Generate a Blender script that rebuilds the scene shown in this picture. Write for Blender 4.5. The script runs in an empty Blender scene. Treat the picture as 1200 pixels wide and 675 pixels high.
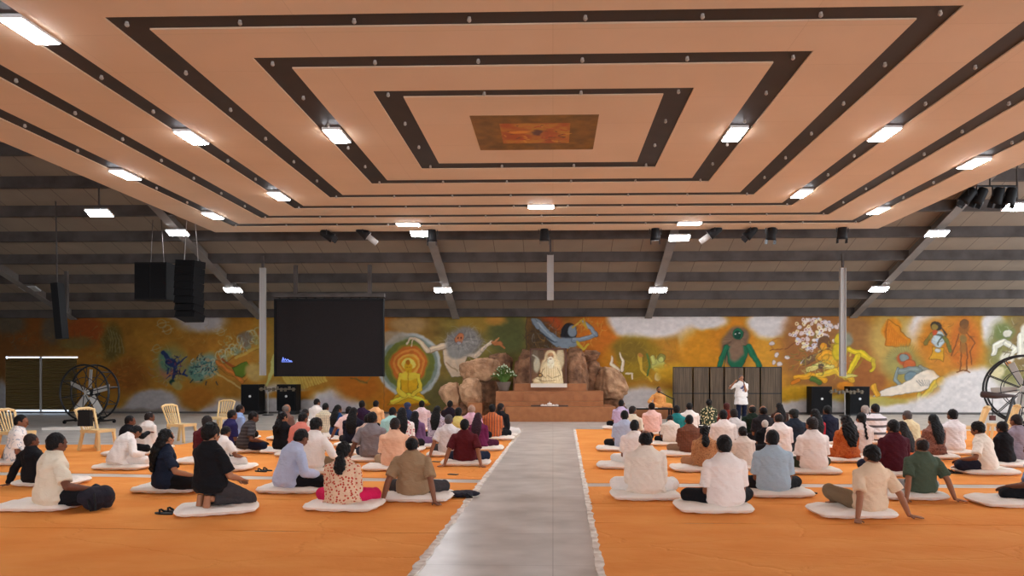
import bpy, math, random
import numpy as np
from mathutils import Vector, Matrix
random.seed(7)
SC = bpy.context.scene
COL = SC.collection
PI = math.pi

# ------------------------------------------------------------------ camera model (for reading distances off the photo)
TH = math.radians(1.5); FPX = 800.0; PX0 = 627.0; HY = 440.0; EYE = 1.6
def P(px, py, z=None, d=None):
    """world point on the plane z=const or y=const seen at a photo pixel"""
    a = (px-PX0)/FPX; b = (HY-py)/FPX
    dx = a*math.cos(TH)-math.sin(TH); dy = a*math.sin(TH)+math.cos(TH)
    t = (z-EYE)/b if z is not None else d/dy
    return Vector((t*dx, t*dy, EYE+t*b))

# ------------------------------------------------------------------ materials
def mat(name, col=(.5, .5, .5), rough=.7, metal=0., emit=None, estr=0., noise=None, bump=None, spec=.5):
    m = bpy.data.materials.new(name); m.use_nodes = True
    nt = m.node_tree; b = nt.nodes['Principled BSDF']
    b.inputs['Base Color'].default_value = (*col, 1)
    b.inputs['Roughness'].default_value = rough
    b.inputs['Metallic'].default_value = metal
    b.inputs['Specular IOR Level'].default_value = spec
    if emit:
        b.inputs['Emission Color'].default_value = (*emit, 1)
        b.inputs['Emission Strength'].default_value = estr
    tc = nt.nodes.new('ShaderNodeTexCoord')
    if noise:      # (scale, second colour, contrast low, high)
        n = nt.nodes.new('ShaderNodeTexNoise'); n.inputs['Scale'].default_value = noise[0]
        n.inputs['Detail'].default_value = 6
        nt.links.new(tc.outputs['Object'], n.inputs['Vector'])
        r = nt.nodes.new('ShaderNodeValToRGB')
        r.color_ramp.elements[0].position = noise[2]; r.color_ramp.elements[0].color = (*col, 1)
        r.color_ramp.elements[1].position = noise[3]; r.color_ramp.elements[1].color = (*noise[1], 1)
        nt.links.new(n.outputs['Fac'], r.inputs['Fac']); nt.links.new(r.outputs['Color'], b.inputs['Base Color'])
    if bump:       # (scale, strength, distance)
        n2 = nt.nodes.new('ShaderNodeTexNoise'); n2.inputs['Scale'].default_value = bump[0]
        n2.inputs['Detail'].default_value = 5
        nt.links.new(tc.outputs['Object'], n2.inputs['Vector'])
        bp = nt.nodes.new('ShaderNodeBump'); bp.inputs['Strength'].default_value = bump[1]
        bp.inputs['Distance'].default_value = bump[2]
        nt.links.new(n2.outputs['Fac'], bp.inputs['Height']); nt.links.new(bp.outputs['Normal'], b.inputs['Normal'])
    return m

def srgb(r, g, b):
    f = lambda c: (c/255/12.92) if c/255 <= .04045 else ((c/255+.055)/1.055)**2.4
    return (f(r), f(g), f(b))

_cm = {}
def cloth(pattern='plain', c2=(0, 0, 0), scale=1.):
    """cloth whose main colour is the object's own colour; the pattern adds a second dye"""
    key = (pattern, c2, scale)
    if key in _cm: return _cm[key]
    m = bpy.data.materials.new('cloth_'+pattern); m.use_nodes = True
    nt = m.node_tree; N = nt.nodes.new; L = nt.links.new
    b = nt.nodes['Principled BSDF']; b.inputs['Roughness'].default_value = .9
    b.inputs['Specular IOR Level'].default_value = .2
    oi = N('ShaderNodeObjectInfo'); tc = N('ShaderNodeTexCoord')
    n = N('ShaderNodeTexNoise'); n.inputs['Scale'].default_value = 7; n.inputs['Detail'].default_value = 3; n.inputs['Distortion'].default_value = 2.2
    mp = N('ShaderNodeMapping'); mp.inputs['Scale'].default_value = (1., 1., 1.7); mp.inputs['Rotation'].default_value = (.3, .5, .4)
    L(tc.outputs['Object'], mp.inputs['Vector']); L(mp.outputs[0], n.inputs['Vector'])
    bp = N('ShaderNodeBump'); bp.inputs['Strength'].default_value = .5; bp.inputs['Distance'].default_value = .032
    L(n.outputs['Fac'], bp.inputs['Height']); L(bp.outputs['Normal'], b.inputs['Normal'])
    out = oi.outputs['Color']
    if pattern != 'plain':
        mx = N('ShaderNodeMix'); mx.data_type = 'RGBA'; mx.inputs['B'].default_value = (*c2, 1)
        L(out, mx.inputs['A'])
        rp = N('ShaderNodeValToRGB'); rp.color_ramp.interpolation = 'CONSTANT'
        if pattern == 'floral':
            v = N('ShaderNodeTexVoronoi'); v.inputs['Scale'].default_value = 28*scale
            L(tc.outputs['Object'], v.inputs['Vector'])
            rp.color_ramp.elements[0].color = (1, 1, 1, 1); rp.color_ramp.elements[1].color = (0, 0, 0, 1); rp.color_ramp.elements[1].position = .36
            L(v.outputs['Distance'], rp.inputs['Fac'])
        elif pattern == 'print':
            v = N('ShaderNodeTexNoise'); v.inputs['Scale'].default_value = 22*scale; v.inputs['Distortion'].default_value = 2
            L(tc.outputs['Object'], v.inputs['Vector'])
            rp.color_ramp.elements[0].color = (0, 0, 0, 1); rp.color_ramp.elements[1].color = (1, 1, 1, 1); rp.color_ramp.elements[1].position = .56
            L(v.outputs['Fac'], rp.inputs['Fac'])
        else:
            sp = N('ShaderNodeSeparateXYZ'); L(tc.outputs['Object'], sp.inputs[0])
            def band(o, per, duty):
                a = N('ShaderNodeMath'); a.operation = 'MULTIPLY'; a.inputs[1].default_value = 1/per; L(o, a.inputs[0])
                f = N('ShaderNodeMath'); f.operation = 'FRACT'; L(a.outputs[0], f.inputs[0])
                g = N('ShaderNodeMath'); g.operation = 'LESS_THAN'; g.inputs[1].default_value = duty; L(f.outputs[0], g.inputs[0])
                return g.outputs[0]
            if pattern == 'check':
                s1 = band(sp.outputs['X'], .05/scale, .2); s2 = band(sp.outputs['Z'], .05/scale, .2)
                a = N('ShaderNodeMath'); a.operation = 'MAXIMUM'; L(s1, a.inputs[0]); L(s2, a.inputs[1]); src = a.outputs[0]
            elif pattern == 'stripe_v': src = band(sp.outputs['X'], .06/scale, .3)
            else: src = band(sp.outputs['Z'], .1/scale, .35)
            rp = None; L(src, mx.inputs['Factor'])
        if rp: L(rp.outputs['Color'], mx.inputs['Factor'])
        out = mx.outputs['Result']
    L(out, b.inputs['Base Color'])
    _cm[key] = m
    return m

def objcol_mat(name, rough, bscale, bstr, bdist, spec=.4):
    m = mat(name, rough=rough, bump=(bscale, bstr, bdist), spec=spec); nt = m.node_tree
    oi = nt.nodes.new('ShaderNodeObjectInfo')
    nt.links.new(oi.outputs['Color'], nt.nodes['Principled BSDF'].inputs['Base Color'])
    return m
M_SKIN = objcol_mat('skin', .6, 30, .1, .005)
M_HAIR = objcol_mat('hair', .6, 60, .7, .02, .25)

M = dict(
 rafter=mat('pale_steel_rafter', srgb(134, 127, 121), .7, spec=.2, noise=(1.5, srgb(118, 110, 105), .4, .7)),
 steel=mat('painted_steel_beam', srgb(90, 84, 81), .75, spec=.15, noise=(1.5, srgb(70, 63, 60), .4, .7)),
 pole=mat('galvanised_pole', srgb(170, 165, 160), .5),
 black=mat('matt_black', (.006, .006, .007), .6, spec=.25),
 blackm=mat('black_metal', (.02, .02, .022), .4, .3),
 white=mat('white_enamel', (.8, .8, .8), .4),
 led=mat('led_diffuser', (.9, .9, .9), .5, emit=(.95, .98, 1.04), estr=60.),
 cream=mat('cream_plastic', srgb(226, 196, 140), .45),
 blade=mat('fan_blade_grey', srgb(200, 196, 190), .5),
 led_off=mat('unlit_diffuser', srgb(170, 170, 165), .4),
 cushion=mat('white_cotton_cushion', srgb(246, 238, 228), .9, bump=(14, .5, .02)),
 rock=mat('brown_boulder', srgb(172, 124, 90), .9, noise=(3.2, srgb(92, 62, 44), .35, .7), bump=(7, .9, .08)),
 rock2=mat('tan_boulder', srgb(198, 154, 116), .9, noise=(2.6, srgb(134, 94, 66), .38, .72), bump=(6, .9, .08)),
 dais=mat('rust_brown_stone', srgb(174, 112, 66), .6, noise=(5, srgb(156, 96, 54), .35, .7)),
 wood=mat('weathered_wood', srgb(128, 104, 84), .7),
 pot=mat('grey_pot', srgb(110, 96, 86), .6),
 leaf=mat('plant_leaf', srgb(104, 138, 62), .6),
 petal=mat('pale_petal', srgb(215, 225, 190), .6),
 paper=mat('white_paper', (.85, .85, .83), .8),
 grille=mat('speaker_grille', (.005, .005, .006), .7, spec=.2, bump=(180, .8, .01)),
 glow=mat('small_bulb_glass', srgb(160, 150, 138), .3),
)

def wood_nodes(m):
    nt = m.node_tree; N = nt.nodes.new; L = nt.links.new
    tc = N('ShaderNodeTexCoord'); mp = N('ShaderNodeMapping'); mp.inputs['Scale'].default_value = (28, 28, 1.2)
    n = N('ShaderNodeTexNoise'); n.inputs['Scale'].default_value = 1.; n.inputs['Detail'].default_value = 5
    r = N('ShaderNodeValToRGB')
    r.color_ramp.elements[0].position = .3; r.color_ramp.elements[0].color = (*srgb(74, 60, 46), 1)
    r.color_ramp.elements[1].position = .7; r.color_ramp.elements[1].color = (*srgb(118, 98, 76), 1)
    L(tc.outputs['Object'], mp.inputs['Vector']); L(mp.outputs[0], n.inputs['Vector'])
    L(n.outputs['Fac'], r.inputs['Fac']); L(r.outputs['Color'], nt.nodes['Principled BSDF'].inputs['Base Color'])
wood_nodes(M['wood'])

# ------------------------------------------------------------------ mesh builder
class MB:
    def __init__(s): s.v = []; s.f = []; s.m = []
    def add(s, vs, fs, mi=0):
        o = len(s.v); s.v += [tuple(p) for p in vs]; s.f += [tuple(i+o for i in f) for f in fs]; s.m += [mi]*len(fs); return s
    def box(s, c, size, rot=None, mi=0, taper=1.):
        x, y, z = size[0]/2, size[1]/2, size[2]/2; t = taper
        vs = [Vector(p) for p in ((-x,-y,-z),(x,-y,-z),(x,y,-z),(-x,y,-z),(-x*t,-y*t,z),(x*t,-y*t,z),(x*t,y*t,z),(-x*t,y*t,z))]
        if rot is not None: vs = [rot @ v for v in vs]
        c = Vector(c)
        return s.add([v+c for v in vs], [(0,3,2,1),(4,5,6,7),(0,1,5,4),(1,2,6,5),(2,3,7,6),(3,0,4,7)], mi)
    def bar(s, a, b, w, h=None, mi=0):
        """rectangular bar from a to b"""
        a, b = Vector(a), Vector(b); d = b-a; L = d.length; t = d/L
        up = Vector((0, 0, 1)) if abs(t.z) < .95 else Vector((0, 1, 0))
        u = t.cross(up).normalized(); v = u.cross(t); h = h or w
        return s.box((a+b)/2, (w, L, h), Matrix((u, t, v)).transposed(), mi)
    def tube(s, pts, rad, seg=10, lat=None, mi=0):
        """closed swept tube; rad: r or (ru, rv) per point; lat: preferred lateral axis"""
        pts = [Vector(p) for p in pts]; n = len(pts)
        if not isinstance(rad, (list, tuple)): rad = [rad]*n
        vs = []; prev = Vector(lat) if lat is not None else None
        for i, p in enumerate(pts):
            t = (pts[min(i+1, n-1)]-pts[max(i-1, 0)]).normalized()
            if prev is None:
                prev = t.cross(Vector((0, 0, 1)) if abs(t.z) < .9 else Vector((0, 1, 0)))
            u = (prev-t*prev.dot(t)).normalized()
            if lat is None: prev = u
            v = t.cross(u); r = rad[i]
            ru, rv = (r, r) if not isinstance(r, (list, tuple)) else r
            for k in range(seg):
                a = 2*PI*k/seg; vs.append(p+u*(ru*math.cos(a))+v*(rv*math.sin(a)))
        fs = []
        for i in range(n-1):
            for k in range(seg):
                a, b = i*seg+k, i*seg+(k+1) % seg
                fs.append((a, b, b+seg, a+seg))
        fs.append(tuple(range(seg-1, -1, -1))); fs.append(tuple(range((n-1)*seg, n*seg)))
        return s.add(vs, fs, mi)
    def ell(s, c, r, R=None, seg=16, rings=10, mi=0):
        c = Vector(c); r = (r, r, r) if not isinstance(r, (tuple, list)) else r
        vs = []
        for i in range(1, rings):
            ph = PI*i/rings
            for k in range(seg):
                a = 2*PI*k/seg
                vs.append(Vector((r[0]*math.sin(ph)*math.cos(a), r[1]*math.sin(ph)*math.sin(a), r[2]*math.cos(ph))))
        vs += [Vector((0, 0, r[2])), Vector((0, 0, -r[2]))]
        if R is not None: vs = [R @ v for v in vs]
        fs = []
        for i in range(rings-2):
            for k in range(seg):
                a, b = i*seg+k, i*seg+(k+1) % seg
                fs.append((a, a+seg, b+seg, b))
        T, Bt = len(vs)-2, len(vs)-1; o = (rings-2)*seg
        for k in range(seg):
            fs.append((T, k, (k+1) % seg)); fs.append((Bt, o+(k+1) % seg, o+k))
        return s.add([v+c for v in vs], fs, mi)
    def mesh(s, name, mats, smooth=False):
        me = bpy.data.meshes.new(name); me.from_pydata(s.v, [], s.f)
        for m in (mats if isinstance(mats, (list, tuple)) else [mats]): me.materials.append(m)
        if any(s.m): me.polygons.foreach_set('material_index', s.m)
        if smooth: me.polygons.foreach_set('use_smooth', [True]*len(me.polygons))
        me.update(); return me
    def build(s, name, mats, parent=None, smooth=False, loc=None):
        o = bpy.data.objects.new(name, s.mesh(name, mats, smooth)); COL.objects.link(o)
        if parent is not None: o.parent = parent
        if loc is not None: o.location = loc
        return o

def tag(o, label, cat, group=None, kind=None):
    o['label'] = label; o['category'] = cat
    if group: o['group'] = group
    if kind: o['kind'] = kind
    return o
def thing(name, label, cat, loc=(0, 0, 0), rz=0., group=None):
    o = bpy.data.objects.new(name, None); COL.objects.link(o); o.location = loc; o.rotation_euler = (0, 0, rz)
    o.empty_display_size = .2
    return tag(o, label, cat, group)
def struct(o): o['kind'] = 'structure'; return o
def dup(root, loc, rz=None, label=None, group=None):
    r = root.copy(); COL.objects.link(r); r.location = loc
    if rz is not None: r.rotation_euler = (0, 0, rz)
    if label: r['label'] = label
    if group: r['group'] = group
    for ch in list(root.children):
        c = ch.copy(); COL.objects.link(c); c.parent = r
        for g in list(ch.children):
            e = g.copy(); COL.objects.link(e); e.parent = c
    return r

# ------------------------------------------------------------------ camera
cam = bpy.data.cameras.new('camera'); co = bpy.data.objects.new('camera', cam); COL.objects.link(co)
cam.sensor_width = 36; cam.lens = 24; cam.shift_x = -27/1200; cam.shift_y = 102.5/1200
co.location = (0, 0, EYE); co.rotation_euler = (PI/2, 0, TH); cam.clip_end = 200
SC.camera = co
SC.view_settings.view_transform = 'Standard'; SC.view_settings.look = 'None'
SC.view_settings.gamma = 1; SC.view_settings.use_curve_mapping = False
# ------------------------------------------------------------------ the setting
WALL = 28.5
def quad_obj(name, pts, m, thick=0.):
    mb = MB()
    pts = [Vector(p) for p in pts]
    if thick:
        lo = [p-Vector((0, 0, thick)) for p in pts]; n = len(pts)
        mb.add(pts+lo, [tuple(range(n)), tuple(range(2*n-1, n-1, -1))]+[(i, i+n, (i+1) % n+n, (i+1) % n) for i in range(n)])
    else: mb.add(pts, [tuple(range(len(pts)))])
    return mb.build(name, m)

def tex_ramp(m, scale, c0, c1, lo, hi, mapping=None, rough=None, detail=6, coord='Object'):
    nt = m.node_tree; N = nt.nodes.new; L = nt.links.new; b = nt.nodes['Principled BSDF']
    tc = N('ShaderNodeTexCoord'); mp = N('ShaderNodeMapping')
    if mapping: mp.inputs['Scale'].default_value = mapping
    L(tc.outputs[coord], mp.inputs['Vector'])
    n = N('ShaderNodeTexNoise'); n.inputs['Scale'].default_value = scale; n.inputs['Detail'].default_value = detail
    L(mp.outputs[0], n.inputs['Vector'])
    r = N('ShaderNodeValToRGB')
    r.color_ramp.elements[0].position = lo; r.color_ramp.elements[0].color = (*c0, 1)
    r.color_ramp.elements[1].position = hi; r.color_ramp.elements[1].color = (*c1, 1)
    L(n.outputs['Fac'], r.inputs['Fac']); L(r.outputs['Color'], b.inputs['Base Color'])
    return n, r, mp, tc

m_floor = mat('polished_grey_stone', rough=.28, spec=.5)
n, r, mp, tc = tex_ramp(m_floor, 1.7, srgb(190, 182, 172), srgb(226, 220, 212), .3, .7, (1., 1.3, 1.))
nt = m_floor.node_tree
n2 = nt.nodes.new('ShaderNodeTexNoise'); n2.inputs['Scale'].default_value = 6; n2.inputs['Detail'].default_value = 8
nt.links.new(tc.outputs['Object'], n2.inputs['Vector'])
rr = nt.nodes.new('ShaderNodeMapRange'); rr.inputs['To Min'].default_value = .26; rr.inputs['To Max'].default_value = .36
nt.links.new(n2.outputs['Fac'], rr.inputs['Value']); nt.links.new(rr.outputs[0], nt.nodes['Principled BSDF'].inputs['Roughness'])
mx = nt.nodes.new('ShaderNodeMix'); mx.data_type = 'RGBA'; mx.blend_type = 'MULTIPLY'; mx.inputs['Factor'].default_value = 1
bk = nt.nodes.new('ShaderNodeTexBrick'); bk.offset = 0
for k, v in (('Scale', 1.), ('Mortar Size', .004), ('Brick Width', 1.15), ('Row Height', 1.15), ('Mortar Smooth', .1)): bk.inputs[k].default_value = v
bk.inputs['Color1'].default_value = (1, 1, 1, 1); bk.inputs['Color2'].default_value = (.93, .93, .93, 1); bk.inputs['Mortar'].default_value = (.62, .6, .58, 1)
nt.links.new(tc.outputs['Object'], bk.inputs['Vector'])
nt.links.new(r.outputs['Color'], mx.inputs['A']); nt.links.new(bk.outputs['Color'], mx.inputs['B'])
nt.links.new(mx.outputs['Result'], nt.nodes['Principled BSDF'].inputs['Base Color'])
struct(quad_obj('floor', [(-24.5, -8, 0), (24.5, -8, 0), (24.5, WALL+.2, 0), (-24.5, WALL+.2, 0)], m_floor, .2))

# orange floor cloths laid in strips either side of the aisle
m_carpet = mat('orange_felt_cloth', rough=.95, spec=.15)
n, r, mp, tc = tex_ramp(m_carpet, 1.1, srgb(238, 148, 68), srgb(248, 168, 88), .3, .7, (.8, 1.4, 1))
nt = m_carpet.node_tree
w = nt.nodes.new('ShaderNodeTexNoise'); w.inputs['Scale'].default_value = 3; w.inputs['Detail'].default_value = 9; w.inputs['Distortion'].default_value = .6
mpw = nt.nodes.new('ShaderNodeMapping'); mpw.inputs['Scale'].default_value = (.9, 1.3, 1)
nt.links.new(tc.outputs['Object'], mpw.inputs['Vector']); nt.links.new(mpw.outputs[0], w.inputs['Vector'])
bp = nt.nodes.new('ShaderNodeBump'); bp.inputs['Strength'].default_value = .6; bp.inputs['Distance'].default_value = .04
vo = nt.nodes.new('ShaderNodeTexVoronoi'); vo.feature = 'DISTANCE_TO_EDGE'; vo.inputs['Scale'].default_value = .55
vm = nt.nodes.new('ShaderNodeVectorMath'); vm.operation = 'MULTIPLY_ADD'; vm.inputs[1].default_value = (.25, .25, .25)
nt.links.new(w.outputs['Color'], vm.inputs[0]); nt.links.new(mp.outputs[0], vm.inputs[2]); nt.links.new(vm.outputs[0], vo.inputs['Vector'])
mr = nt.nodes.new('ShaderNodeMapRange'); mr.inputs['From Max'].default_value = .014; nt.links.new(vo.outputs['Distance'], mr.inputs['Value'])
ad = nt.nodes.new('ShaderNodeMath'); ad.operation = 'MULTIPLY_ADD'; ad.inputs[1].default_value = .35; nt.links.new(mr.outputs[0], ad.inputs[0]); nt.links.new(w.outputs['Fac'], ad.inputs[2])
nt.links.new(ad.outputs[0], bp.inputs['Height']); nt.links.new(bp.outputs['Normal'], nt.nodes['Principled BSDF'].inputs['Normal'])
def lx(y): return -1.13+(y-5.5)*(.21/14.8)
def rx(y): return .385+(y-5.5)*(.25/14.8)
def carpet(side, y0, y1, xe, y0e, y1e, label, z=.006, xi=None):
    """y0..y1 at the aisle edge, y0e..y1e at the outer edge xe"""
    f = lx if side < 0 else rx
    n = 26; top = []
    for i in range(n+1):
        t = i/n; yy0 = y0+(y0e-y0)*t; yy1 = y1+(y1e-y1)*t
        xs0 = (f(yy0) if xi is None else xi); xs1 = (f(yy1) if xi is None else xi)
        w0 = .012*math.sin(i*1.7+y0*3); w1 = .012*math.sin(i*2.3+y1*5)
        top.append((Vector((xs0+(xe-xs0)*t, yy0+w0, z)), Vector((xs1+(xe-xs1)*t, yy1+w1, z))))
    mb = MB(); vs = []
    for a, b in top: vs += [a, b, a-Vector((0, 0, z)), b-Vector((0, 0, z))]
    fs = []
    for i in range(n):
        a = i*4
        q = [(a, a+4, a+5, a+1), (a+2, a+3, a+7, a+6), (a, a+2, a+6, a+4), (a+1, a+5, a+7, a+3)]
        fs += q if side > 0 else [tuple(reversed(x)) for x in q]
    e = n*4; fs += [(0, 1, 3, 2), (e, e+2, e+3, e+1)]
    mb.add(vs, fs); o = mb.build('floor_cloth', m_carpet)
    return tag(o, label, 'carpet', 'orange floor cloths')
carpet(-1, -6, 6.85, -14, -6, 7.3, 'orange floor cloth left of the aisle, strip closest to the camera end')
carpet(-1, 6.87, 8.6, -14, 7.32, 9.1, 'orange floor cloth left of the aisle under the front cushions row edge')
carpet(-1, 8.62, 10.1, -14, 9.12, 11.1, 'orange floor cloth left of the aisle beneath the kneeling man in black')
carpet(-1, 10.45, 12.9, -14, 11.4, 13.2, 'orange floor cloth left of the aisle just beyond the bare gap')
carpet(-1, 12.92, 15.7, -13.2, 13.22, 15.4, 'orange floor cloth left of the aisle under the middle rows')
carpet(-1, 15.72, 20.3, -8.6, 15.42, 19.6, 'orange floor cloth left of the aisle, strip nearest the steps')
carpet(1, -6, 7.4, 14, -6, 7.4, 'orange floor cloth right of the aisle, strip closest to the camera end')
carpet(1, 7.42, 8.5, 14, 7.42, 8.6, 'orange floor cloth right of the aisle in front of the cream shirt man')
carpet(1, 8.52, 9.82, 14, 8.62, 9.85, 'orange floor cloth right of the aisle beneath the white kurta man')
carpet(1, 10.15, 12.8, 14, 10.2, 12.9, 'orange floor cloth right of the aisle just beyond the bare gap')
carpet(1, 12.82, 15.5, 14, 12.92, 15.6, 'orange floor cloth right of the aisle under the middle rows')
carpet(1, 15.52, 20.3, 13.4, 15.62, 20.0, 'orange floor cloth right of the aisle, strip nearest the steps')
# pale ragged tape along the aisle edges
m_tape = mat('pale_edging_tape', srgb(244, 238, 228), .8, noise=(9, srgb(196, 178, 160), .4, .7))
for side, f, lab in ((-1, lx, 'pale ragged edging strip along the left cloths by the aisle'), (1, rx, 'pale ragged edging strip along the right cloths by the aisle')):
    rnd = random.Random(side+5); vs = []; fs = []; n = 190
    for i in range(n+1):
        y = 2+18.35*i/n
        a = f(y)-.02-.03*rnd.random()*(1 if side < 0 else .6); b = f(y)+.02+.03*rnd.random()
        vs += [(a, y, .011), (b, y, .011), (a, y, .0), (b, y, .0)]
    for i in range(n):
        a = i*4; fs += [(a, a+1, a+5, a+4), (a+2, a+6, a+7, a+3), (a, a+4, a+6, a+2), (a+1, a+3, a+7, a+5)]
    fs += [(0, 2, 3, 1), (n*4, n*4+1, n*4+3, n*4+2)]
    tag(MB().add(vs, fs).build('edging_strip', m_tape), lab, 'edging strip')

# roof: sheeting, purlins, rafters.  Underside height follows z = Z0 - S*y
S = .37
def zr(y): return 4.0+(28.4-y)*S
m_roof = mat('tan_roof_sheet', rough=.7)
n, r, mp, tc = tex_ramp(m_roof, 1.2, srgb(136, 120, 104), srgb(147, 130, 112), .3, .7)
nt = m_roof.node_tree; bk = nt.nodes.new('ShaderNodeTexBrick'); bk.offset = 0
for k, v in (('Scale', 1.), ('Mortar Size', .012), ('Brick Width', 1.02), ('Row Height', 60.)): bk.inputs[k].default_value = v
bk.inputs['Color1'].default_value = (1, 1, 1, 1); bk.inputs['Color2'].default_value = (.95, .95, .95, 1); bk.inputs['Mortar'].default_value = (.45, .42, .4, 1)
mx = nt.nodes.new('ShaderNodeMix'); mx.data_type = 'RGBA'; mx.blend_type = 'MULTIPLY'; mx.inputs['Factor'].default_value = 1
nt.links.new(tc.outputs['Object'], bk.inputs['Vector'])
nt.links.new(r.outputs['Color'], mx.inputs['A']); nt.links.new(bk.outputs['Color'], mx.inputs['B'])
nt.links.new(mx.outputs['Result'], nt.nodes['Principled BSDF'].inputs['Base Color'])
def roof_plane(y0, z0, y1, z1):
    return quad_obj('roof', [(-24.6, y0, z0), (-24.6, y1, z1), (24.6, y1, z1), (24.6, y0, z0)][::-1], m_roof, .08)
RP = .40   # sheet sits this far above purlin bottoms
struct(roof_plane(11.5, zr(11.5)+RP, WALL+.3, zr(WALL+.3)+RP))
struct(roof_plane(-8.2, zr(11.5)+RP-19.7*S, 11.5, zr(11.5)+RP))
ys = [28.25-i*1.4 for i in range(12)]
for y in ys:
    y = y if y < 28.2 else 28.3
    mb = MB().box((0, y, zr(y)+.19), (49, .09, .36)); mb.box((0, y+.03, zr(y)+.012), (49, .16, .022)); mb.box((0, y+.03, zr(y)+.36), (49, .16, .02))
    struct(mb.build('beam_purlin', M['steel']))
for x in (-20.3, -12.3, -4.05, 3.95, 12.35, 20.4):
    mb = MB()
    a = Vector((x, 28.42, zr(28.42)-.02)); b = Vector((x, 11.5, zr(11.5)-.02)); c = Vector((x, -8, zr(11.5)-.02-19.5*S))
    up = Vector((0, 0, .18))
    for p, q in ((a, b), (b, c)):
        mb.bar(p, q, .30, .03); mb.bar(p+up, q+up, .03, .36); mb.bar(p+up*2, q+up*2, .22, .03)
    struct(mb.build('beam_rafter', M['rafter']))
# posts carrying the open sides
for x in (24.3,):
    for y in (-7.5, 4.5, 16.5, 27.8):
        struct(MB().box((x, y, 2), (.3, .3, 4.2)).build('column', M['steel']))

m_plain = mat('grey_plaster', srgb(150, 140, 128), .8, noise=(2, srgb(132, 122, 112), .35, .7))
prof = [(-8.2, 0), (WALL+.2, 0), (WALL+.2, zr(WALL+.2)+RP), (11.5, zr(11.5)+RP), (-8.2, zr(11.5)+RP-19.7*S)]
mb = MB().add([(-24.65, y, z) for y, z in prof]+[(-24.45, y, z) for y, z in prof], [tuple(range(5))[::-1], tuple(range(5, 10))]+[(i, (i+1) % 5, (i+1) % 5+5, i+5) for i in range(5)])
struct(mb.build('unseen_wall_left', m_plain))  # unseen side wall, added to block daylight and darken the left

# hung peach ceiling with concentric dark recessed bands
CZ = 5.9; CX = -.31; CYn = 12.2
hw = [(2.42, 2.0), (3.76, 3.34), (5.09, 4.70), (6.36, 6.02), (7.68, 7.33), (8.94, 8.6)]
far = [(14.17, 13.79), (15.25, 14.95), (16.41, 16.14), (17.46, 17.16), (18.5, 18.2), (19.5, 19.14)]
near = [(10.26, 10.5), (9.14, 9.47), (8.06, 8.36), (6.98, 7.26), (5.9, 6.2), (4.85, 5.15)]
m_peach = mat('peach_ceiling_board', rough=.75)
n, r, mp, tc = tex_ramp(m_peach, .7, srgb(206, 182, 154), srgb(214, 190, 163), .3, .7)
nt = m_peach.node_tree; bk = nt.nodes.new('ShaderNodeTexBrick'); bk.offset = 0
for k, v in (('Scale', 1.), ('Mortar Size', .003), ('Brick Width', 3.1), ('Row Height', 1.06)): bk.inputs[k].default_value = v
bk.inputs['Color1'].default_value = (1, 1, 1, 1); bk.inputs['Color2'].default_value = (.97, .96, .95, 1); bk.inputs['Mortar'].default_value = (.8, .78, .76, 1)
mx = nt.nodes.new('ShaderNodeMix'); mx.data_type = 'RGBA'; mx.blend_type = 'MULTIPLY'; mx.inputs['Factor'].default_value = 1
nt.links.new(tc.outputs['Object'], bk.inputs['Vector'])
nt.links.new(r.outputs['Color'], mx.inputs['A']); nt.links.new(bk.outputs['Color'], mx.inputs['B'])
nt.links.new(mx.outputs['Result'], nt.nodes['Principled BSDF'].inputs['Base Color'])
m_band = mat('dark_brown_band', srgb(44, 32, 28), .6, noise=(3, srgb(32, 24, 22), .3, .7))
def ring(mb, a, b, z, t):
    """flat ring between outer rect a and inner rect b: (x0, x1, y0, y1)"""
    for (x0, x1, y0, y1) in ((a[0], a[1], a[2], b[2]), (a[0], a[1], b[3], a[3]), (a[0], b[0], b[2], b[3]), (b[1], a[1], b[2], b[3])):
        mb.box(((x0+x1)/2, (y0+y1)/2, z+t/2), (x1-x0, y1-y0, t))
R = lambda h, n_, f_: (CX-h, CX+h, n_, f_)
mb = MB(); prev = None
outer = R(9.83, 3.9, 20.25)
for k in range(5, -1, -1):
    ring(mb, outer, R(hw[k][0], near[k][0], far[k][0]), CZ, .02)
    outer = R(hw[k][1], near[k][1], far[k][1])
mb.box(((outer[0]+outer[1])/2, (outer[2]+outer[3])/2, CZ+.01), (outer[1]-outer[0], outer[3]-outer[2], .02))
struct(mb.build('ceiling', m_peach))
for k in range(6):
    mb = MB(); ring(mb, R(hw[k][0]+.05, near[k][0]-.05, far[k][0]+.05), R(hw[k][1]-.05, near[k][1]+.05, far[k][1]-.05), CZ+.021, .05)
    struct(mb.build('ceiling_band', m_band))
struct(MB().box((CX, CYn-.1, CZ+.2), (19.6, 16.2, .12)).build('ceiling_deck', m_band))
hg = MB()
for x in (-9.9, -5, 0, 5, 9.3):
    for y in (5, 12, 19.9): hg.box((x, y, CZ+.25+(min(zr(max(y, 11.5)), 99)-CZ-(0 if y > 11 else 2.2))/2), (.04, .04, zr(max(y, 11.5))-CZ-(0 if y > 11 else 2.2)))
struct(hg.build('ceiling_hangers', M['steel']))

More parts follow.
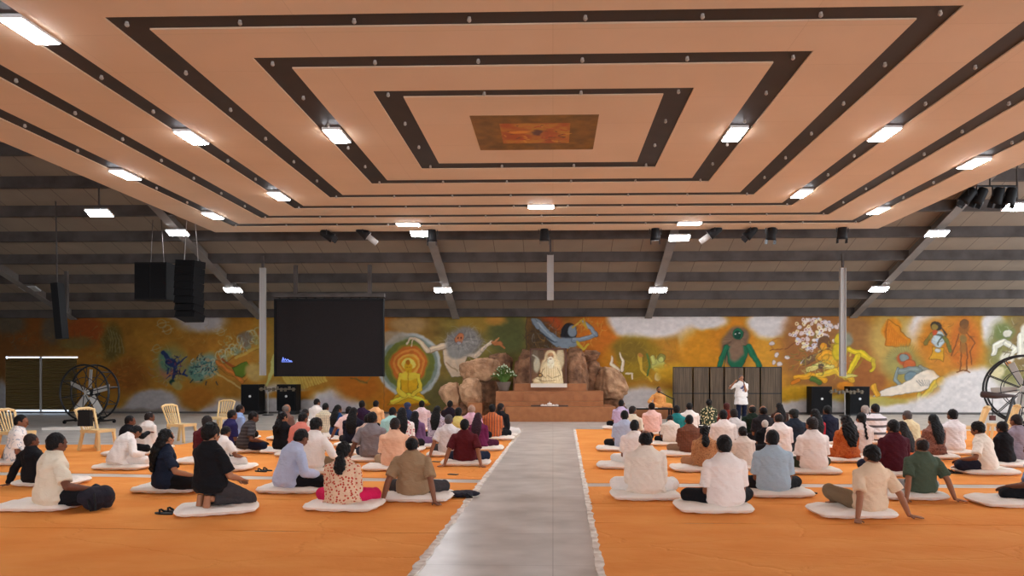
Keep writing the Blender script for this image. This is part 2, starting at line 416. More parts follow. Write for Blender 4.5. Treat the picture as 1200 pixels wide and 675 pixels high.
# bulbs along the bands
bm = MB().tube([(0, 0, 0), (0, 0, -.045)], [.016, .022], 8).ell((0, 0, -.065), .027, seg=10, rings=6, mi=1)
bulb_me = bm.mesh('ceiling_bulb', [M['pole'], M['glow']], True)
nb = 0
def bulb(x, y):
    global nb
    if y < 7.3 and abs(x) < 99 and y < 5.5: return
    p = Vector((x, y, CZ+.05)); dy = y
    px = 648+800*x/max(y, .1); py = 440-4.3*800/max(y, .1)
    if px < -30 or px > 1230 or py < -20: return
    o = bpy.data.objects.new('ceiling_bulb', bulb_me); COL.objects.link(o); o.location = p; nb += 1
    tag(o, 'small clear bulb hanging from a dark band of the peach ceiling', 'light bulb', 'bulbs along the dark ceiling bands')
for k in range(6):
    h = sum(hw[k])/2; a = sum(near[k])/2; b = sum(far[k])/2
    nx = max(3, round(2*h/1.45)); ny = max(3, round((b-a)/1.25))
    for i in range(nx+1):
        x = CX-h+2*h*i/nx
        bulb(x, b)
        if k < 3: bulb(x, a)
    for j in range(ny):
        if k < 3 and j == 0: continue
        y = a+(b-a)*j/ny
        bulb(CX-h, y); bulb(CX+h, y)

# square lamp panels
def led(loc, along_y, label, lit=True, rod=0., tilt=0.):
    t = thing('led_panel_light', label, 'ceiling light', loc, 0 if not along_y else PI/2, 'flat panel lights')
    Rt = Matrix.Rotation(tilt, 3, 'X')
    MB().box(Rt @ Vector((0, 0, .025)), (.66, .32, .05), Rt).build('housing', M['white'], t)
    MB().box(Rt @ Vector((0, 0, -.006)), (.62, .28, .012), Rt).build('diffuser', M['led'] if lit else M['led_off'], t)
    if rod: MB().box((0, 0, .05+rod/2), (.035, .035, rod)).build('rod', M['steel'], t)
    return t
zc = CZ-.05
for x, y, ay, lab in ((-6.5, 8.31, 1, 'large looking lamp panel nearest the camera on the left third band'), (-6.5, 12.12, 1, 'lamp panel on the left third dark band beside the middle of the ceiling'),
    (-6.54, 16.14, 1, 'lamp panel at the far left end of the third dark band'), (-9.12, 14.34, 1, 'lamp panel midway along the left outermost dark band'),
    (-9.1, 18.05, 1, 'lamp panel at the far end of the left outermost band'), (-3.86, 12.1, 1, 'lamp panel left of the ceiling painting'),
    (3.22, 12.2, 1, 'lamp panel right of the ceiling painting'), (5.87, 12.27, 1, 'lamp panel on the right third dark band beside the middle of the ceiling'),
    (5.85, 16.23, 1, 'lamp panel at the far right end of the third dark band'), (8.48, 13.99, 1, 'lamp panel midway along the right outermost dark band'),
    (8.44, 17.96, 1, 'lamp panel at the far end of the right outermost band'), (-.3, 17.3, 0, 'lamp panel centred on the far crossing band'),
    (-4.1, 19.25, 0, 'lamp panel at the far ceiling edge beside the left white snouted spotlight'), (3.84, 19.3, 0, 'lamp panel at the far ceiling edge beside the right white snouted spotlight')):
    led((x, y, zc+.02), ay, lab)
for px, py, d, lit, rod, lab in ((493, 274, 22, 1, .3, 'lamp panel hanging behind the round spotlight at the left inner rafter'), (796, 279, 22, 1, .3, 'lamp panel hanging near the top of the right inner rafter'),
    (208, 273, 22, 1, .3, 'lamp panel above the curved hanging speaker column'), (1098, 274, 22, 1, .3, 'lamp panel on the right rafter below the spotlight cluster'),
    (116, 250, 18.6, 1, .75, 'lamp panel hanging on a long rod at the far left of the roof'), (1192, 243, 18.4, 1, .75, 'lamp panel beside the cluster of four spotlights'),
    (273, 340, 25.9, 1, .12, 'lamp panel low on the roof left of the black screen'), (519, 340, 25.9, 1, .12, 'lamp panel low on the roof right of the black screen'),
    (771, 340, 25.9, 1, .12, 'lamp panel low on the roof above the wooden folding screen'), (1030, 339, 25.9, 1, .12, 'lamp panel low on the roof beside the right hanging pole'),
    (35, 339, 25.9, 0, .12, 'unlit lamp panel low on the roof at the far left')):
    p = P(px, py, d=d); led(p, 0, lab, bool(lit), max(.05, zr(d)-p.z-.16), -math.radians(24))

# ceiling picture (plain generic painting)
exec_painting = True
# ------------------------------------------------------------------ painted surfaces: a fine grid whose paint is a colour attribute
def vnoise(x, y, seed=0):
    def h(i, j):
        v = np.sin(i*127.1+j*311.7+seed*74.7)*43758.5453; return v-np.floor(v)
    i = np.floor(x); j = np.floor(y); fx = x-i; fy = y-j
    fx = fx*fx*(3-2*fx); fy = fy*fy*(3-2*fy)
    return (h(i, j)*(1-fx)+h(i+1, j)*fx)*(1-fy)+(h(i, j+1)*(1-fx)+h(i+1, j+1)*fx)*fy
def fbm(x, y, seed=0, o=4):
    s = 0; a = .5; t = 0
    for k in range(o): s = s+a*vnoise(x*2**k, y*2**k, seed+k*3); t += a; a *= .5
    return s/t
class Paint:
    def __init__(s, X, Y, base, warp=1.2, wf=.12):
        s.X0 = X; s.Y0 = Y
        s.X = X+warp*(fbm(X*wf, Y*wf, 11)-.5)*2; s.Y = Y+warp*(fbm(X*wf, Y*wf, 23)-.5)*2
        s.C = np.empty(X.shape+(3,)); s.C[:] = np.array(base)
    def mixin(s, sel, a, col):
        a = a[..., None]; s.C[sel] = s.C[sel]*(1-a)+np.array(col, float)*a
    def box(s, x0, x1, y0, y1):
        return (s.X > x0) & (s.X < x1) & (s.Y > y0) & (s.Y < y1)
    def blob(s, cx, cy, rx, ry, col, soft=.5, op=1., rot=0.):
        R_ = max(rx, ry)*(1+soft)+1; m = s.box(cx-R_, cx+R_, cy-R_, cy+R_)
        x = s.X[m]-cx; y = s.Y[m]-cy
        if rot: c, n = math.cos(rot), math.sin(rot); x, y = x*c+y*n, -x*n+y*c
        d = np.sqrt((x/rx)**2+(y/ry)**2)
        a = np.clip((1+soft/2-d)/max(soft, .02), 0, 1); a = a*a*(3-2*a)
        s.mixin(m, a*op, col)
    def line(s, pts, w, col, op=1., w1=None, soft=.7):
        w1 = w if w1 is None else w1; n = len(pts)-1
        xs = [p[0] for p in pts]; ys = [p[1] for p in pts]; W = max(w, w1)+soft+1
        m = s.box(min(xs)-W, max(xs)+W, min(ys)-W, max(ys)+W); x = s.X[m]; y = s.Y[m]
        if x.size == 0: return
        best = np.full(x.shape, -9.)
        for i in range(n):
            (ax, ay), (bx, by) = pts[i], pts[i+1]; dx, dy = bx-ax, by-ay; L2 = dx*dx+dy*dy+1e-9
            t = np.clip(((x-ax)*dx+(y-ay)*dy)/L2, 0, 1); d = np.hypot(x-ax-t*dx, y-ay-t*dy)
            ww = w+(w1-w)*((i+t)/n)
            best = np.maximum(best, (ww/2-d))
        s.mixin(m, np.clip(best/soft+.5, 0, 1)*op, col)
    def poly(s, pts, col, op=1.):
        xs = [p[0] for p in pts]; ys = [p[1] for p in pts]; m = s.box(min(xs), max(xs), min(ys), max(ys))
        x = s.X[m]; y = s.Y[m]; ins = np.zeros(x.shape, bool); n = len(pts)
        for i in range(n):
            (ax, ay), (bx, by) = pts[i], pts[(i+1) % n]
            if ay == by: continue
            c = ((ay > y) != (by > y)) & (x < (bx-ax)*(y-ay)/(by-ay)+ax); ins ^= c
        s.mixin(m, ins*op, col)
    def ringp(s, cx, cy, r, w, col, op=1., ky=1.):
        m = s.box(cx-r-w, cx+r+w, cy-(r+w)*ky-1, cy+(r+w)*ky+1)
        d = np.abs(np.hypot(s.X[m]-cx, (s.Y[m]-cy)/ky)-r); s.mixin(m, np.clip(w/2-d+.5, 0, 1)*op, col)
    def grain(s, amt, f=.25):
        g = (fbm(s.X0*f, s.Y0*f*1.3, 5, 5)-.5)*2*amt; s.C *= (1+g)[..., None]
def lin(c):
    c = np.clip(c/255., 0, 1); return np.where(c <= .04045, c/12.92, ((c+.055)/1.055)**2.4)
def paint_mat(name, rough=.8):
    m = mat(name, rough=rough, bump=(25, .15, .01), spec=.3); nt = m.node_tree
    a = nt.nodes.new('ShaderNodeAttribute'); a.attribute_name = 'paint'
    nt.links.new(a.outputs['Color'], nt.nodes['Principled BSDF'].inputs['Base Color'])
    return m
def grid_object(name, XS, ZS, painter, m, y=0., relief=None, thick=.02, gain=1.0, lo=0):
    nx, nz = len(XS), len(ZS); gx, gz = np.meshgrid(XS, ZS)
    C = painter(gx, gz); Yv = np.full(gx.shape, y)
    if relief is not None: Yv = y-relief(gx, gz)
    co_ = np.stack([gx, Yv, gz], -1).reshape(-1, 3)
    i = np.arange(nx*nz).reshape(nz, nx)
    q = np.stack([i[:-1, :-1], i[:-1, 1:], i[1:, 1:], i[1:, :-1]], -1).reshape(-1, 4)
    # a back face and rims so that it is a slab
    base = nx*nz
    x0, x1, z0, z1 = XS[0], XS[-1], ZS[0], ZS[-1]
    back = np.array([(x0, y+thick, z0), (x1, y+thick, z0), (x1, y+thick, z1), (x0, y+thick, z1)])
    allv = np.concatenate([co_, back])
    c00, c10, c11, c01 = i[0, 0], i[0, -1], i[-1, -1], i[-1, 0]
    extra = [(base, base+3, base+2, base+1), (c00, base, base+1, c10), (c10, base+1, base+2, c11), (c11, base+2, base+3, c01), (c01, base+3, base, c00)]
    q = np.concatenate([q, np.array(extra)])
    me = bpy.data.meshes.new(name); me.vertices.add(len(allv)); me.vertices.foreach_set('co', allv.ravel())
    me.loops.add(q.size); me.loops.foreach_set('vertex_index', q.ravel().astype(np.int32))
    me.polygons.add(len(q)); me.polygons.foreach_set('loop_start', (np.arange(len(q))*4).astype(np.int32))
    me.polygons.foreach_set('use_smooth', np.r_[np.ones(len(q)-5, bool), np.zeros(5, bool)])
    me.update(calc_edges=True)
    at = me.color_attributes.new('paint', 'FLOAT_COLOR', 'POINT')
    L_ = np.ones((len(allv), 4)); L_[:base, :3] = lin(C.reshape(-1, 3))*gain; L_[base:, :3] = .4
    L_ = np.clip(L_, 0, .9); L_[:, 3] = 1
    at.data.foreach_set('color', L_.ravel()); me.materials.append(m)
    o = bpy.data.objects.new(name, me); COL.objects.link(o); return o

def mural(gx, gz):
    # every point of the wall in the units of the photo, so that the painting could be copied by eye
    rx = gx; ry = WALL
    dep = -math.sin(TH)*rx+math.cos(TH)*ry; lat = math.cos(TH)*rx+math.sin(TH)*ry
    X = PX0+FPX*lat/dep; Y = HY-FPX*(gz-EYE)/dep
    p = Paint(X, Y, (186, 124, 44), warp=2.6, wf=.09)
    dk = lambda c: tuple(v*.55 for v in c)
    def B(cx, cy, rx, ry, col, soft=.5, op=1., rot=0.):
        if soft <= .4 and 2.5 < max(rx, ry) < 12 and cx != 479: p.blob(cx, cy, rx+.6, ry+.6, dk(col), .12, op*.7, rot)
        p.blob(cx, cy, rx, ry, col, soft, op, rot)
    def Ln(pts, w, col, op=1., w1=None, soft=.7):
        if w >= 3.2: p.line(pts, w+1.1, dk(col), op*.7, None if w1 is None else w1+1.1)
        p.line(pts, w, col, op, w1, soft)
        if w >= 4.5: p.line([(a-.8, b-.8) for a, b in pts], w*.3, tuple(min(255, v*1.22) for v in col), op*.6)
    def Po(pts, col, op=1.):
        p.poly(pts, col, op); p.line(list(pts)+[pts[0]], .9, dk(col), op*.7)
    n1 = fbm(X*.03, Y*.05, 2); n2 = fbm(X*.08, Y*.1, 9)
    p.C[:] = np.array((190, 130, 44))*(1-n1[..., None])+np.array((176, 112, 42))*n1[..., None]
    p.C = p.C*(.88+.24*n2)[..., None]
    W = (212, 206, 200); W2 = (190, 184, 180)
    rw = random.Random(12)
    def wisps(n, cx, cy, rx, ry, cols, w=1.2, op=.6, ln=7, curl=1.):
        for k in range(n):
            a = rw.uniform(0, 6.28); q = math.sqrt(rw.random()); x = cx+rx*q*math.cos(a); y = cy+ry*q*math.sin(a); t = rw.uniform(0, 6.28); pts = [(x, y)]; cv = rw.uniform(-.7, .7)*curl
            for j in range(4): x += ln/4*math.cos(t); y += ln/4*math.sin(t); t += cv; pts.append((x, y))
            p.line(pts, w*rw.uniform(.6, 1.4), rw.choice(cols), op*rw.uniform(.6, 1), w*.4)
    # --- left third: dark ochre, rusty patches
    B(-40, 400, 110, 60, (140, 84, 36), .8); B(36, 388, 26, 20, (158, 88, 34), .9); B(12, 380, 18, 12, (110, 96, 74), .9); B(60, 386, 12, 16, (112, 98, 78), .9)
    B(100, 388, 22, 18, (176, 84, 34), .9); B(132, 402, 12, 22, (112, 92, 40), .8); B(150, 440, 22, 20, (160, 94, 34), .9); B(90, 402, 20, 7, (134, 116, 64), .8, .8)
    for a in range(5): Ln([(125+a*4, 385+a*2), (131+a*3, 398), (128+a*4, 412)], 1.1, (160, 150, 110), .6)
    for a in range(12): B(140+8*math.sin(a*2.1), 432+a*2.2, 2.5, 1.2, (196, 110, 40), .5, .6)
    for (x, y) in ((190, 380), (196, 386), (184, 410), (252, 383), (258, 388)):
        p.ringp(x, y, 4.5, 1.1, (176, 160, 120), .8); Ln([(x-6, y+2), (x+7, y-2)], 1, (190, 176, 140), .7)
    B(236, 376, 28, 13, W2, .8); B(215, 372, 18, 4, W2, .8)
    B(2, 470, 8, 24, W2, .6)
    B(180, 476, 34, 20, W2, .35); B(180, 488, 46, 16, W2, .4)
    B(150, 484, 60, 5, (150, 140, 128), .8); B(262, 488, 30, 22, W2, .4); B(325, 480, 46, 30, W2, .4); B(232, 466, 22, 12, (182, 110, 36), .8)
    # swirl of creatures (blue, teal, pink)
    B(202, 428, 20, 22, (150, 140, 84), .6, .9); B(196, 430, 9, 14, (182, 116, 88), .7); B(195, 424, 8, 12, (100, 140, 108), .7)
    wisps(50, 200, 432, 22, 22, [(150, 160, 110), (96, 136, 116), (176, 122, 92), (196, 170, 120)], 1.3, .7, 8)
    p.line([(192, 414), (198, 421), (204, 430), (203, 441), (201, 451)], 5, (36, 50, 98), .95, 3); p.line([(202, 428), (210, 424), (220, 418)], 4.5, (40, 54, 100), .95, 1.2); p.blob(200, 424, 6, 5, (40, 56, 106), .3)
    wisps(34, 203, 430, 10, 15, [(36, 50, 104), (70, 90, 140), (28, 34, 70), (120, 60, 80)], 1.8, .9, 5); B(202, 449, 4, 3, (20, 60, 50), .5)
    Ln([(218, 434), (214, 438), (220, 441)], 2.2, (34, 50, 104)); B(207, 452, 6, 4, (170, 150, 90), .6)
    B(232, 436, 12, 12, (104, 140, 120), .7); B(245, 428, 12, 14, (130, 158, 140), .6)
    r_ = random.Random(4)
    for k in range(46):
        x = 226+r_.random()*30; y = 420+r_.random()*28; Ln([(x, y), (x+r_.uniform(-4, 4), y+r_.uniform(-4, 4))], 1.3, r_.choice([(30, 50, 60), (160, 180, 160), (200, 150, 120), (60, 110, 100), (20, 30, 40)]), .85)
    for k in range(16):
        t = k/15; x = 250+t*52; y = 424-t*34+5*math.sin(k*1.9)
        p.ringp(x, y, 3.2+1.5*r_.random(), 1.3, (186, 192, 160), .8); B(x+2, y+3, 4, 3, r_.choice([(120, 140, 110), (170, 150, 90), (196, 104, 50)]), .6, .7)
    B(288, 398, 9, 8, (110, 100, 90), .7, .8)
    wisps(70, 240, 432, 16, 14, [(104, 146, 128), (156, 176, 150), (40, 60, 70), (196, 150, 110), (60, 110, 110)], 1.2, .8, 6, 2)
    wisps(80, 282, 410, 26, 16, [(186, 192, 160), (150, 150, 110), (206, 140, 70), (130, 130, 110), (210, 180, 110)], 1.2, .75, 8, 1.6)
    wisps(60, 125, 402, 18, 26, [(150, 140, 90), (120, 100, 50), (180, 150, 90)], 1., .5, 8, 1.6); wisps(50, 60, 400, 40, 16, [(150, 130, 80), (120, 96, 60), (180, 110, 50)], 1.1, .45, 10, 1.4)
    wisps(40, 148, 436, 20, 18, [(196, 110, 44), (160, 80, 30), (190, 140, 70)], 1.1, .5, 8); wisps(40, 230, 392, 50, 12, [(196, 160, 90), (170, 140, 80)], .9, .4, 9, 1.5)
    wisps(26, 20, 392, 18, 16, [(120, 120, 100), (90, 86, 70)], 1.1, .5, 8, 1.6)
    Po([(256, 430), (275, 418), (304, 408), (306, 422), (286, 446), (268, 440)], (186, 120, 44), .85)
    Ln([(256, 424), (276, 440), (283, 446)], 5, (206, 116, 50), .9); Ln([(262, 420), (280, 434)], 3, (160, 70, 30), .8)
    Po([(272, 430), (288, 425), (295, 431), (284, 442), (275, 440)], (96, 118, 36)); Ln([(252, 436), (284, 456)], 2, (206, 170, 110), .9); Ln([(276, 420), (306, 404)], 3, (206, 160, 80), .9)
    B(300, 436, 12, 10, (196, 156, 96), .6); B(312, 392, 8, 16, (196, 104, 40), .8)
    # between pole and black screen, feathery arc below the screen
    B(330, 400, 30, 50, (150, 120, 50), .8, .7)
    for k in range(14): Ln([(312+k*1.2, 452-k*2), (319+k*1.1, 424-k*3)], 1.6, (188, 182, 112), .75)
    for k in range(15): Ln([(332+k*3.4, 440), (338+k*3.2, 450+4*math.sin(k*.3))], 2.6, (214, 178, 96), .8)
    B(352, 463, 40, 5, (196, 120, 34), .8); B(392, 480, 34, 24, W, .45); B(392, 483, 26, 18, (196, 188, 190), .5); B(420, 452, 28, 18, (188, 104, 30), .8)
    p.ringp(425, 440, 9, 1.5, (150, 110, 50), .8); Ln([(410, 444), (430, 449)], 1.5, (90, 80, 40), .7)
    # --- green board with aura, golden seated figure and long-armed bearded figure
    g = (X > 450) & (X < 616.5)
    t = np.clip((X[g]-450)/80, 0, 1)[..., None]; p.C[g] = (np.array((190, 112, 50))*(1-t)+np.array((122, 106, 52))*t)*(.8+.4*n2[g][..., None])
    B(478, 380, 22, 10, (186, 150, 110), .9, .8); B(556, 378, 22, 12, (156, 120, 52), .9); B(596, 392, 22, 24, (86, 88, 46), .8); B(520, 468, 30, 26, (108, 98, 54), .8); B(580, 376, 12, 6, (190, 130, 60), .9)
    B(462, 470, 20, 14, (200, 116, 30), .8)
    cx, cy = 479, 427
    for r0, c in ((37, (182, 186, 180)), (33, (128, 142, 128)), (29.5, (110, 116, 54)), (23.5, (150, 128, 50)), (21.5, (206, 106, 44)), (18.5, (226, 140, 66)), (15.5, (214, 110, 46)), (12.5, (236, 170, 80)), (9.8, (226, 140, 40)), (7.5, (240, 208, 110))):
        B(cx, cy, r0, r0*1.03, c, .08)
    B(452, 397, 26, 7, (176, 162, 140), .6, .8, -.2)
    G = (228, 168, 32); Gd = (190, 110, 20); Gl = (244, 202, 70)
    Po([(454, 474), (462, 464), (470, 458), (489, 458), (498, 464), (506, 474)], G); Ln([(459, 470), (478, 464), (500, 470)], 5, Gl); Ln([(460, 474), (502, 474)], 2.5, Gd, .8)
    Po([(469, 438), (489, 438), (488, 462), (470, 462)], G); Ln([(469, 440), (466, 456), (474, 464)], 4, Gl); Ln([(489, 440), (492, 456), (484, 464)], 4, Gl)
    B(479, 441, 11, 5, Gl, .3); B(479, 431, 4.6, 6.5, G, .2); B(479, 424.5, 2.6, 3, Gd, .3); Ln([(479, 436), (479, 460)], 1, Gd, .6); B(477.5, 431, 1, .7, Gd, .4); B(480.8, 431, 1, .7, Gd, .4)
    SKn = (214, 188, 160); SKd = (150, 112, 84)
    Po([(518, 404), (530, 400), (548, 418), (541, 440), (529, 441), (521, 428)], SKn); Ln([(523, 426), (536, 434)], 1.2, SKd, .7)
    Ln([(525, 404), (508, 409), (501, 411)], 6.5, SKn, 1, 6); Ln([(501, 411), (494, 402), (486, 397)], 6, SKn, 1, 4); Ln([(524, 409), (502, 414)], 1, SKd, .8)
    Ln([(486, 397), (480, 396), (476, 402)], 3, SKn); Ln([(484, 399), (482, 405)], 1.6, SKn)
    Ln([(540, 412), (556, 418), (566, 410)], 6, SKn); Ln([(566, 410), (576, 400)], 5, SKn, 1, 4)
    B(582, 402, 6.5, 2.6, (190, 110, 70), .4, 1, .35); Ln([(584, 404), (591, 409)], 2, (190, 110, 70)); Ln([(578, 400), (584, 396)], 1.6, (200, 130, 90))
    B(543, 401, 21, 17, (126, 121, 114), .45); B(536, 410, 12, 11, (142, 137, 128), .5)
    for k in range(40):
        a = r_.uniform(-.4, 3.4); Ln([(541+8*math.cos(a), 398+6*math.sin(a)*.6), (543+r_.uniform(15, 22)*math.cos(a), 400-r_.uniform(-14, 17)*abs(math.sin(a)))], .9, r_.choice([(160, 154, 144), (98, 94, 90)]), .6)
    B(538, 397, 5.4, 5.6, (196, 110, 76), .3); B(536, 396, 1, .9, (80, 40, 30), .4); B(540, 396, 1, .9, (80, 40, 30), .4); B(538, 402, 3, 2, (160, 150, 150), .4)
    # --- blue-grey dancer
    wisps(70, 545, 404, 24, 18, [(150, 145, 136), (110, 106, 98), (176, 170, 160)], 1., .5, 12, .7); wisps(30, 560, 450, 60, 24, [(96, 98, 50), (130, 120, 60)], 1.2, .3, 12)
    g = (X > 617.2) & (X < 722); t = np.clip((X[g]-617)/105, 0, 1)[..., None]
    p.C[g] = (np.array((110, 78, 40))*(1-t)+np.array((206, 110, 34))*t)*(.8+.4*n2[g][..., None])
    B(646, 380, 14, 12, (176, 74, 34), .8); B(700, 392, 26, 22, (202, 108, 34), .8); B(634, 395, 16, 20, (90, 66, 36), .8)
    for k in range(16): Ln([(624+k*2, 378+k), (621+k*1.6, 408+.3*k)], 1, (60, 50, 40), .5)
    wisps(90, 640, 396, 24, 20, [(60, 50, 42), (96, 80, 56), (130, 140, 140), (170, 120, 60)], 1., .65, 11, .6); wisps(50, 690, 388, 16, 14, [(206, 160, 60), (190, 90, 30), (220, 170, 90)], 1.1, .6, 8)
    BL = (130, 142, 150); BD = (52, 62, 74)
    Ln([(627, 377), (640, 388), (654, 402)], 7, BL, 1, 8); Ln([(625, 375), (631, 384)], 4, BL); Ln([(634, 390), (656, 404)], 1.4, BD, .9); Ln([(630, 379), (646, 393)], 1.2, (176, 186, 190), .8)
    B(667, 389, 8.5, 9, (38, 36, 40), .3); B(671, 388, 4.8, 6, BL, .3); Ln([(665, 382), (659, 394), (664, 402)], 4, (38, 36, 40))
    B(664, 402, 13, 7, BL, .4); Ln([(672, 398), (690, 396), (699, 392)], 5.5, BL, 1, 5); Ln([(699, 392), (690, 382), (684, 378)], 5, BL, 1, 3.4); Ln([(680, 377), (688, 384), (684, 374)], 2.2, (196, 150, 60))
    Ln([(676, 400), (684, 410), (690, 404)], 3, (206, 170, 60)); Ln([(672, 384), (682, 376)], 2, (200, 160, 70)); Ln([(668, 408), (680, 412)], 4, (180, 170, 130))
    # --- white arch, olive field, yellow figure with drum
    B(744, 372, 32, 26, W, .35); B(775, 366, 56, 30, W, .4); B(806, 396, 10, 22, W, .6); B(752, 486, 50, 32, W, .35)
    B(744, 420, 32, 26, (150, 116, 30), .5, .9); B(738, 412, 22, 14, (126, 98, 34), .8); B(712, 440, 12, 30, (198, 120, 30), .8)
    B(755, 484, 34, 28, W, .3); B(785, 470, 12, 12, (214, 170, 40), .8, .7)
    wisps(90, 760, 424, 44, 24, [(176, 140, 50), (130, 104, 40), (196, 160, 60)], 1.2, .35, 10); wisps(26, 771, 430, 13, 13, [(190, 176, 100), (206, 150, 70), (110, 116, 60)], 1.2, .7, 6, 1.5)
    Y1 = (184, 176, 100); Y2 = (140, 132, 66)
    Ln([(750, 417), (751, 430), (756, 440)], 4, (206, 160, 60)); B(751, 416, 2.4, 2.4, (190, 120, 60), .3); Ln([(756, 440), (763, 446)], 2.6, (220, 170, 60)); Ln([(758, 414), (762, 432), (758, 441)], 2.5, (90, 110, 50))
    B(772, 428, 8.5, 8, Y1, .3); B(775, 419, 5, 4.4, Y2, .3); B(775, 421, 3.4, 3, (196, 190, 110), .3); Ln([(764, 418), (766, 426)], 5, Y1); Ln([(780, 428), (785, 434), (778, 441)], 4, (214, 150, 70)); Ln([(770, 434), (782, 438)], 5, (206, 196, 110))
    B(771, 442, 4.3, 4, (224, 206, 184), .15)
    # --- orange field with the green long-haired man
    B(832, 412, 40, 30, (214, 136, 34), .7); B(866, 396, 34, 26, (210, 128, 34), .7); B(900, 426, 22, 40, (222, 150, 52), .8); B(830, 376, 22, 10, W, .7); B(790, 438, 22, 12, (220, 160, 46), .8)
    B(902, 378, 26, 18, W, .5); B(898, 470, 18, 12, (226, 178, 60), .8); B(912, 486, 30, 12, W, .5)
    GR = (34, 104, 74); GD = (20, 66, 52)
    B(861, 408, 17, 21, (128, 98, 74), .4); B(865, 395, 13, 13, (122, 96, 76), .45)
    for k in range(34):
        a = r_.uniform(0, 6.28); Ln([(862+6*math.cos(a), 400+6*math.sin(a)), (860+14*math.cos(a), 408+19*math.sin(a))], 1, r_.choice([(96, 76, 58), (160, 126, 96)]), .6)
    B(865, 391.5, 5.6, 6.6, GR, .25); B(865, 392.5, 3.6, 4.4, GD, .3); B(863, 391, 1.1, .8, (190, 210, 190), .4); B(867.5, 391, 1.1, .8, (190, 210, 190), .4)
    Po([(852, 406), (878, 406), (874, 424), (870, 432), (858, 432), (854, 424)], GR); B(863, 412, 8, 12, (136, 106, 84), .5)
    Ln([(851, 407), (845, 420), (842, 432)], 6.5, GR, 1, 5); Ln([(878, 407), (884, 420), (891, 431)], 6.5, GR, 1, 5); Ln([(842, 432), (838, 440)], 4, GR); Ln([(854, 409), (850, 420), (848, 430)], 1.1, GD, .9)
    # --- brown field, blossom tree, embracing yellow couple
    B(972, 412, 60, 46, (156, 98, 56), .5); B(945, 384, 24, 20, (150, 96, 60), .8); B(1016, 440, 24, 30, (158, 92, 50), .6); B(1000, 392, 26, 20, (150, 100, 58), .7)
    B(940, 462, 30, 10, (220, 160, 40), .7); B(1000, 470, 40, 8, (224, 180, 80), .7)
    B(955, 488, 60, 20, W, .35); B(1010, 484, 40, 14, W, .5)
    Ln([(902, 411), (920, 409), (934, 400), (948, 392)], 1.4, (120, 70, 40), .8); p.ringp(912, 404, 8, 1.2, (180, 110, 60), .8); Ln([(948, 404), (960, 386), (972, 380)], 2.2, (120, 110, 60), .7)
    for k in range(120):
        a = r_.uniform(0, 6.28); q = math.sqrt(r_.random()); x = 947+24*q*math.cos(a)+10*r_.random(); y = 392+21*q*math.sin(a)
        if y < 373: continue
        B(x, y, 2.1, 2.0, r_.choice([(224, 214, 204), (214, 196, 190), (232, 214, 170), (200, 206, 220)]), .4, .92)
        if k % 2: B(x, y, .8, .8, (150, 80, 60), .4)
    for (x, y) in ((905, 402), (910, 416), (922, 418), (907, 424), (968, 378), (974, 382), (981, 384), (985, 381), (914, 426), (940, 425)): B(x, y, 2.6, 2.4, (220, 206, 200), .4, .9)
    B(966, 402, 8, 9, (110, 76, 50), .4); B(966, 406, 4.2, 5, (222, 140, 44), .25)
    Ln([(942, 426), (950, 420), (962, 415)], 6, (110, 84, 60), .9); Ln([(960, 418), (972, 414), (984, 416)], 8, (222, 148, 44)); B(972, 424, 10, 9, (224, 158, 50), .4)
    Ln([(946, 434), (962, 426), (974, 430)], 6, (214, 190, 120)); Ln([(932, 443), (950, 440), (966, 445)], 6, (226, 150, 40)); Ln([(952, 444), (960, 448)], 5, (80, 104, 44)); Ln([(958, 440), (980, 434), (992, 442)], 6, (230, 176, 60))
    B(963, 428, 4, 3, (90, 70, 60), .5); Ln([(936, 446), (928, 450)], 4, (216, 120, 30))
    wisps(70, 950, 424, 24, 18, [(110, 76, 50), (216, 160, 60), (196, 180, 110), (150, 90, 50), (90, 110, 50)], 1.2, .7, 9, 1.2); wisps(50, 984, 420, 18, 20, [(206, 176, 60), (150, 120, 50), (224, 190, 90)], 1.2, .5, 9)
    Y3 = (206, 172, 40); Y4 = (150, 124, 34)
    B(989, 398, 9, 10, (130, 130, 110), .5); B(983, 397, 4.4, 5.4, Y3, .3); B(985, 412, 9, 10, Y3, .4)
    Ln([(996, 409), (1010, 415), (1022, 421)], 5.4, Y3); Ln([(1022, 421), (1024, 430), (1020, 435)], 4, Y3, 1, 3); Ln([(1006, 418), (1000, 430), (993, 442)], 7, Y3, 1, 5); Ln([(1012, 420), (998, 442)], 1.2, Y4, .9)
    Ln([(984, 432), (998, 446)], 6, (220, 160, 50)); B(990, 452, 9, 5, (220, 130, 36), .5); B(996, 441, 9, 1.6, (210, 190, 110), .4)
    # --- flame and grieving blue-grey figure on a white cloth
    B(1045, 400, 26, 36, (190, 150, 86), .7); B(1088, 386, 24, 26, W, .6)
    B(1045, 386, 11, 13, (218, 132, 34), .45); Po([(1036, 404), (1040, 374), (1054, 384), (1066, 398), (1066, 406), (1038, 406)], (216, 128, 34))
    for k in range(14): Ln([(1036+k*2, 405), (1038+k*1.7, 376+k*1.7)], .8, (190, 90, 24), .7)
    B(1060, 428, 24, 22, (150, 142, 84), .7, .8)
    for k in range(26):
        a = 3.3+k*.14; Ln([(1062, 424), (1062+24*math.cos(a), 424+20*math.sin(a))], .8, (112, 118, 80), .6)
    BG = (122, 134, 128)
    B(1060, 420, 8, 7, (186, 84, 50), .5); B(1060, 419, 4.4, 4.4, BG, .3); B(1066, 428, 6.5, 7, (196, 96, 56), .4)
    Ln([(1053, 432), (1048, 444), (1060, 456)], 4.5, BG, 1, 4); Ln([(1078, 430), (1086, 436), (1082, 446)], 4.5, BG); Ln([(1056, 434), (1076, 434)], 7, BG, .9); Ln([(1060, 456), (1072, 457)], 3.4, BG); B(1068, 442, 7, 6, (110, 130, 136), .4)
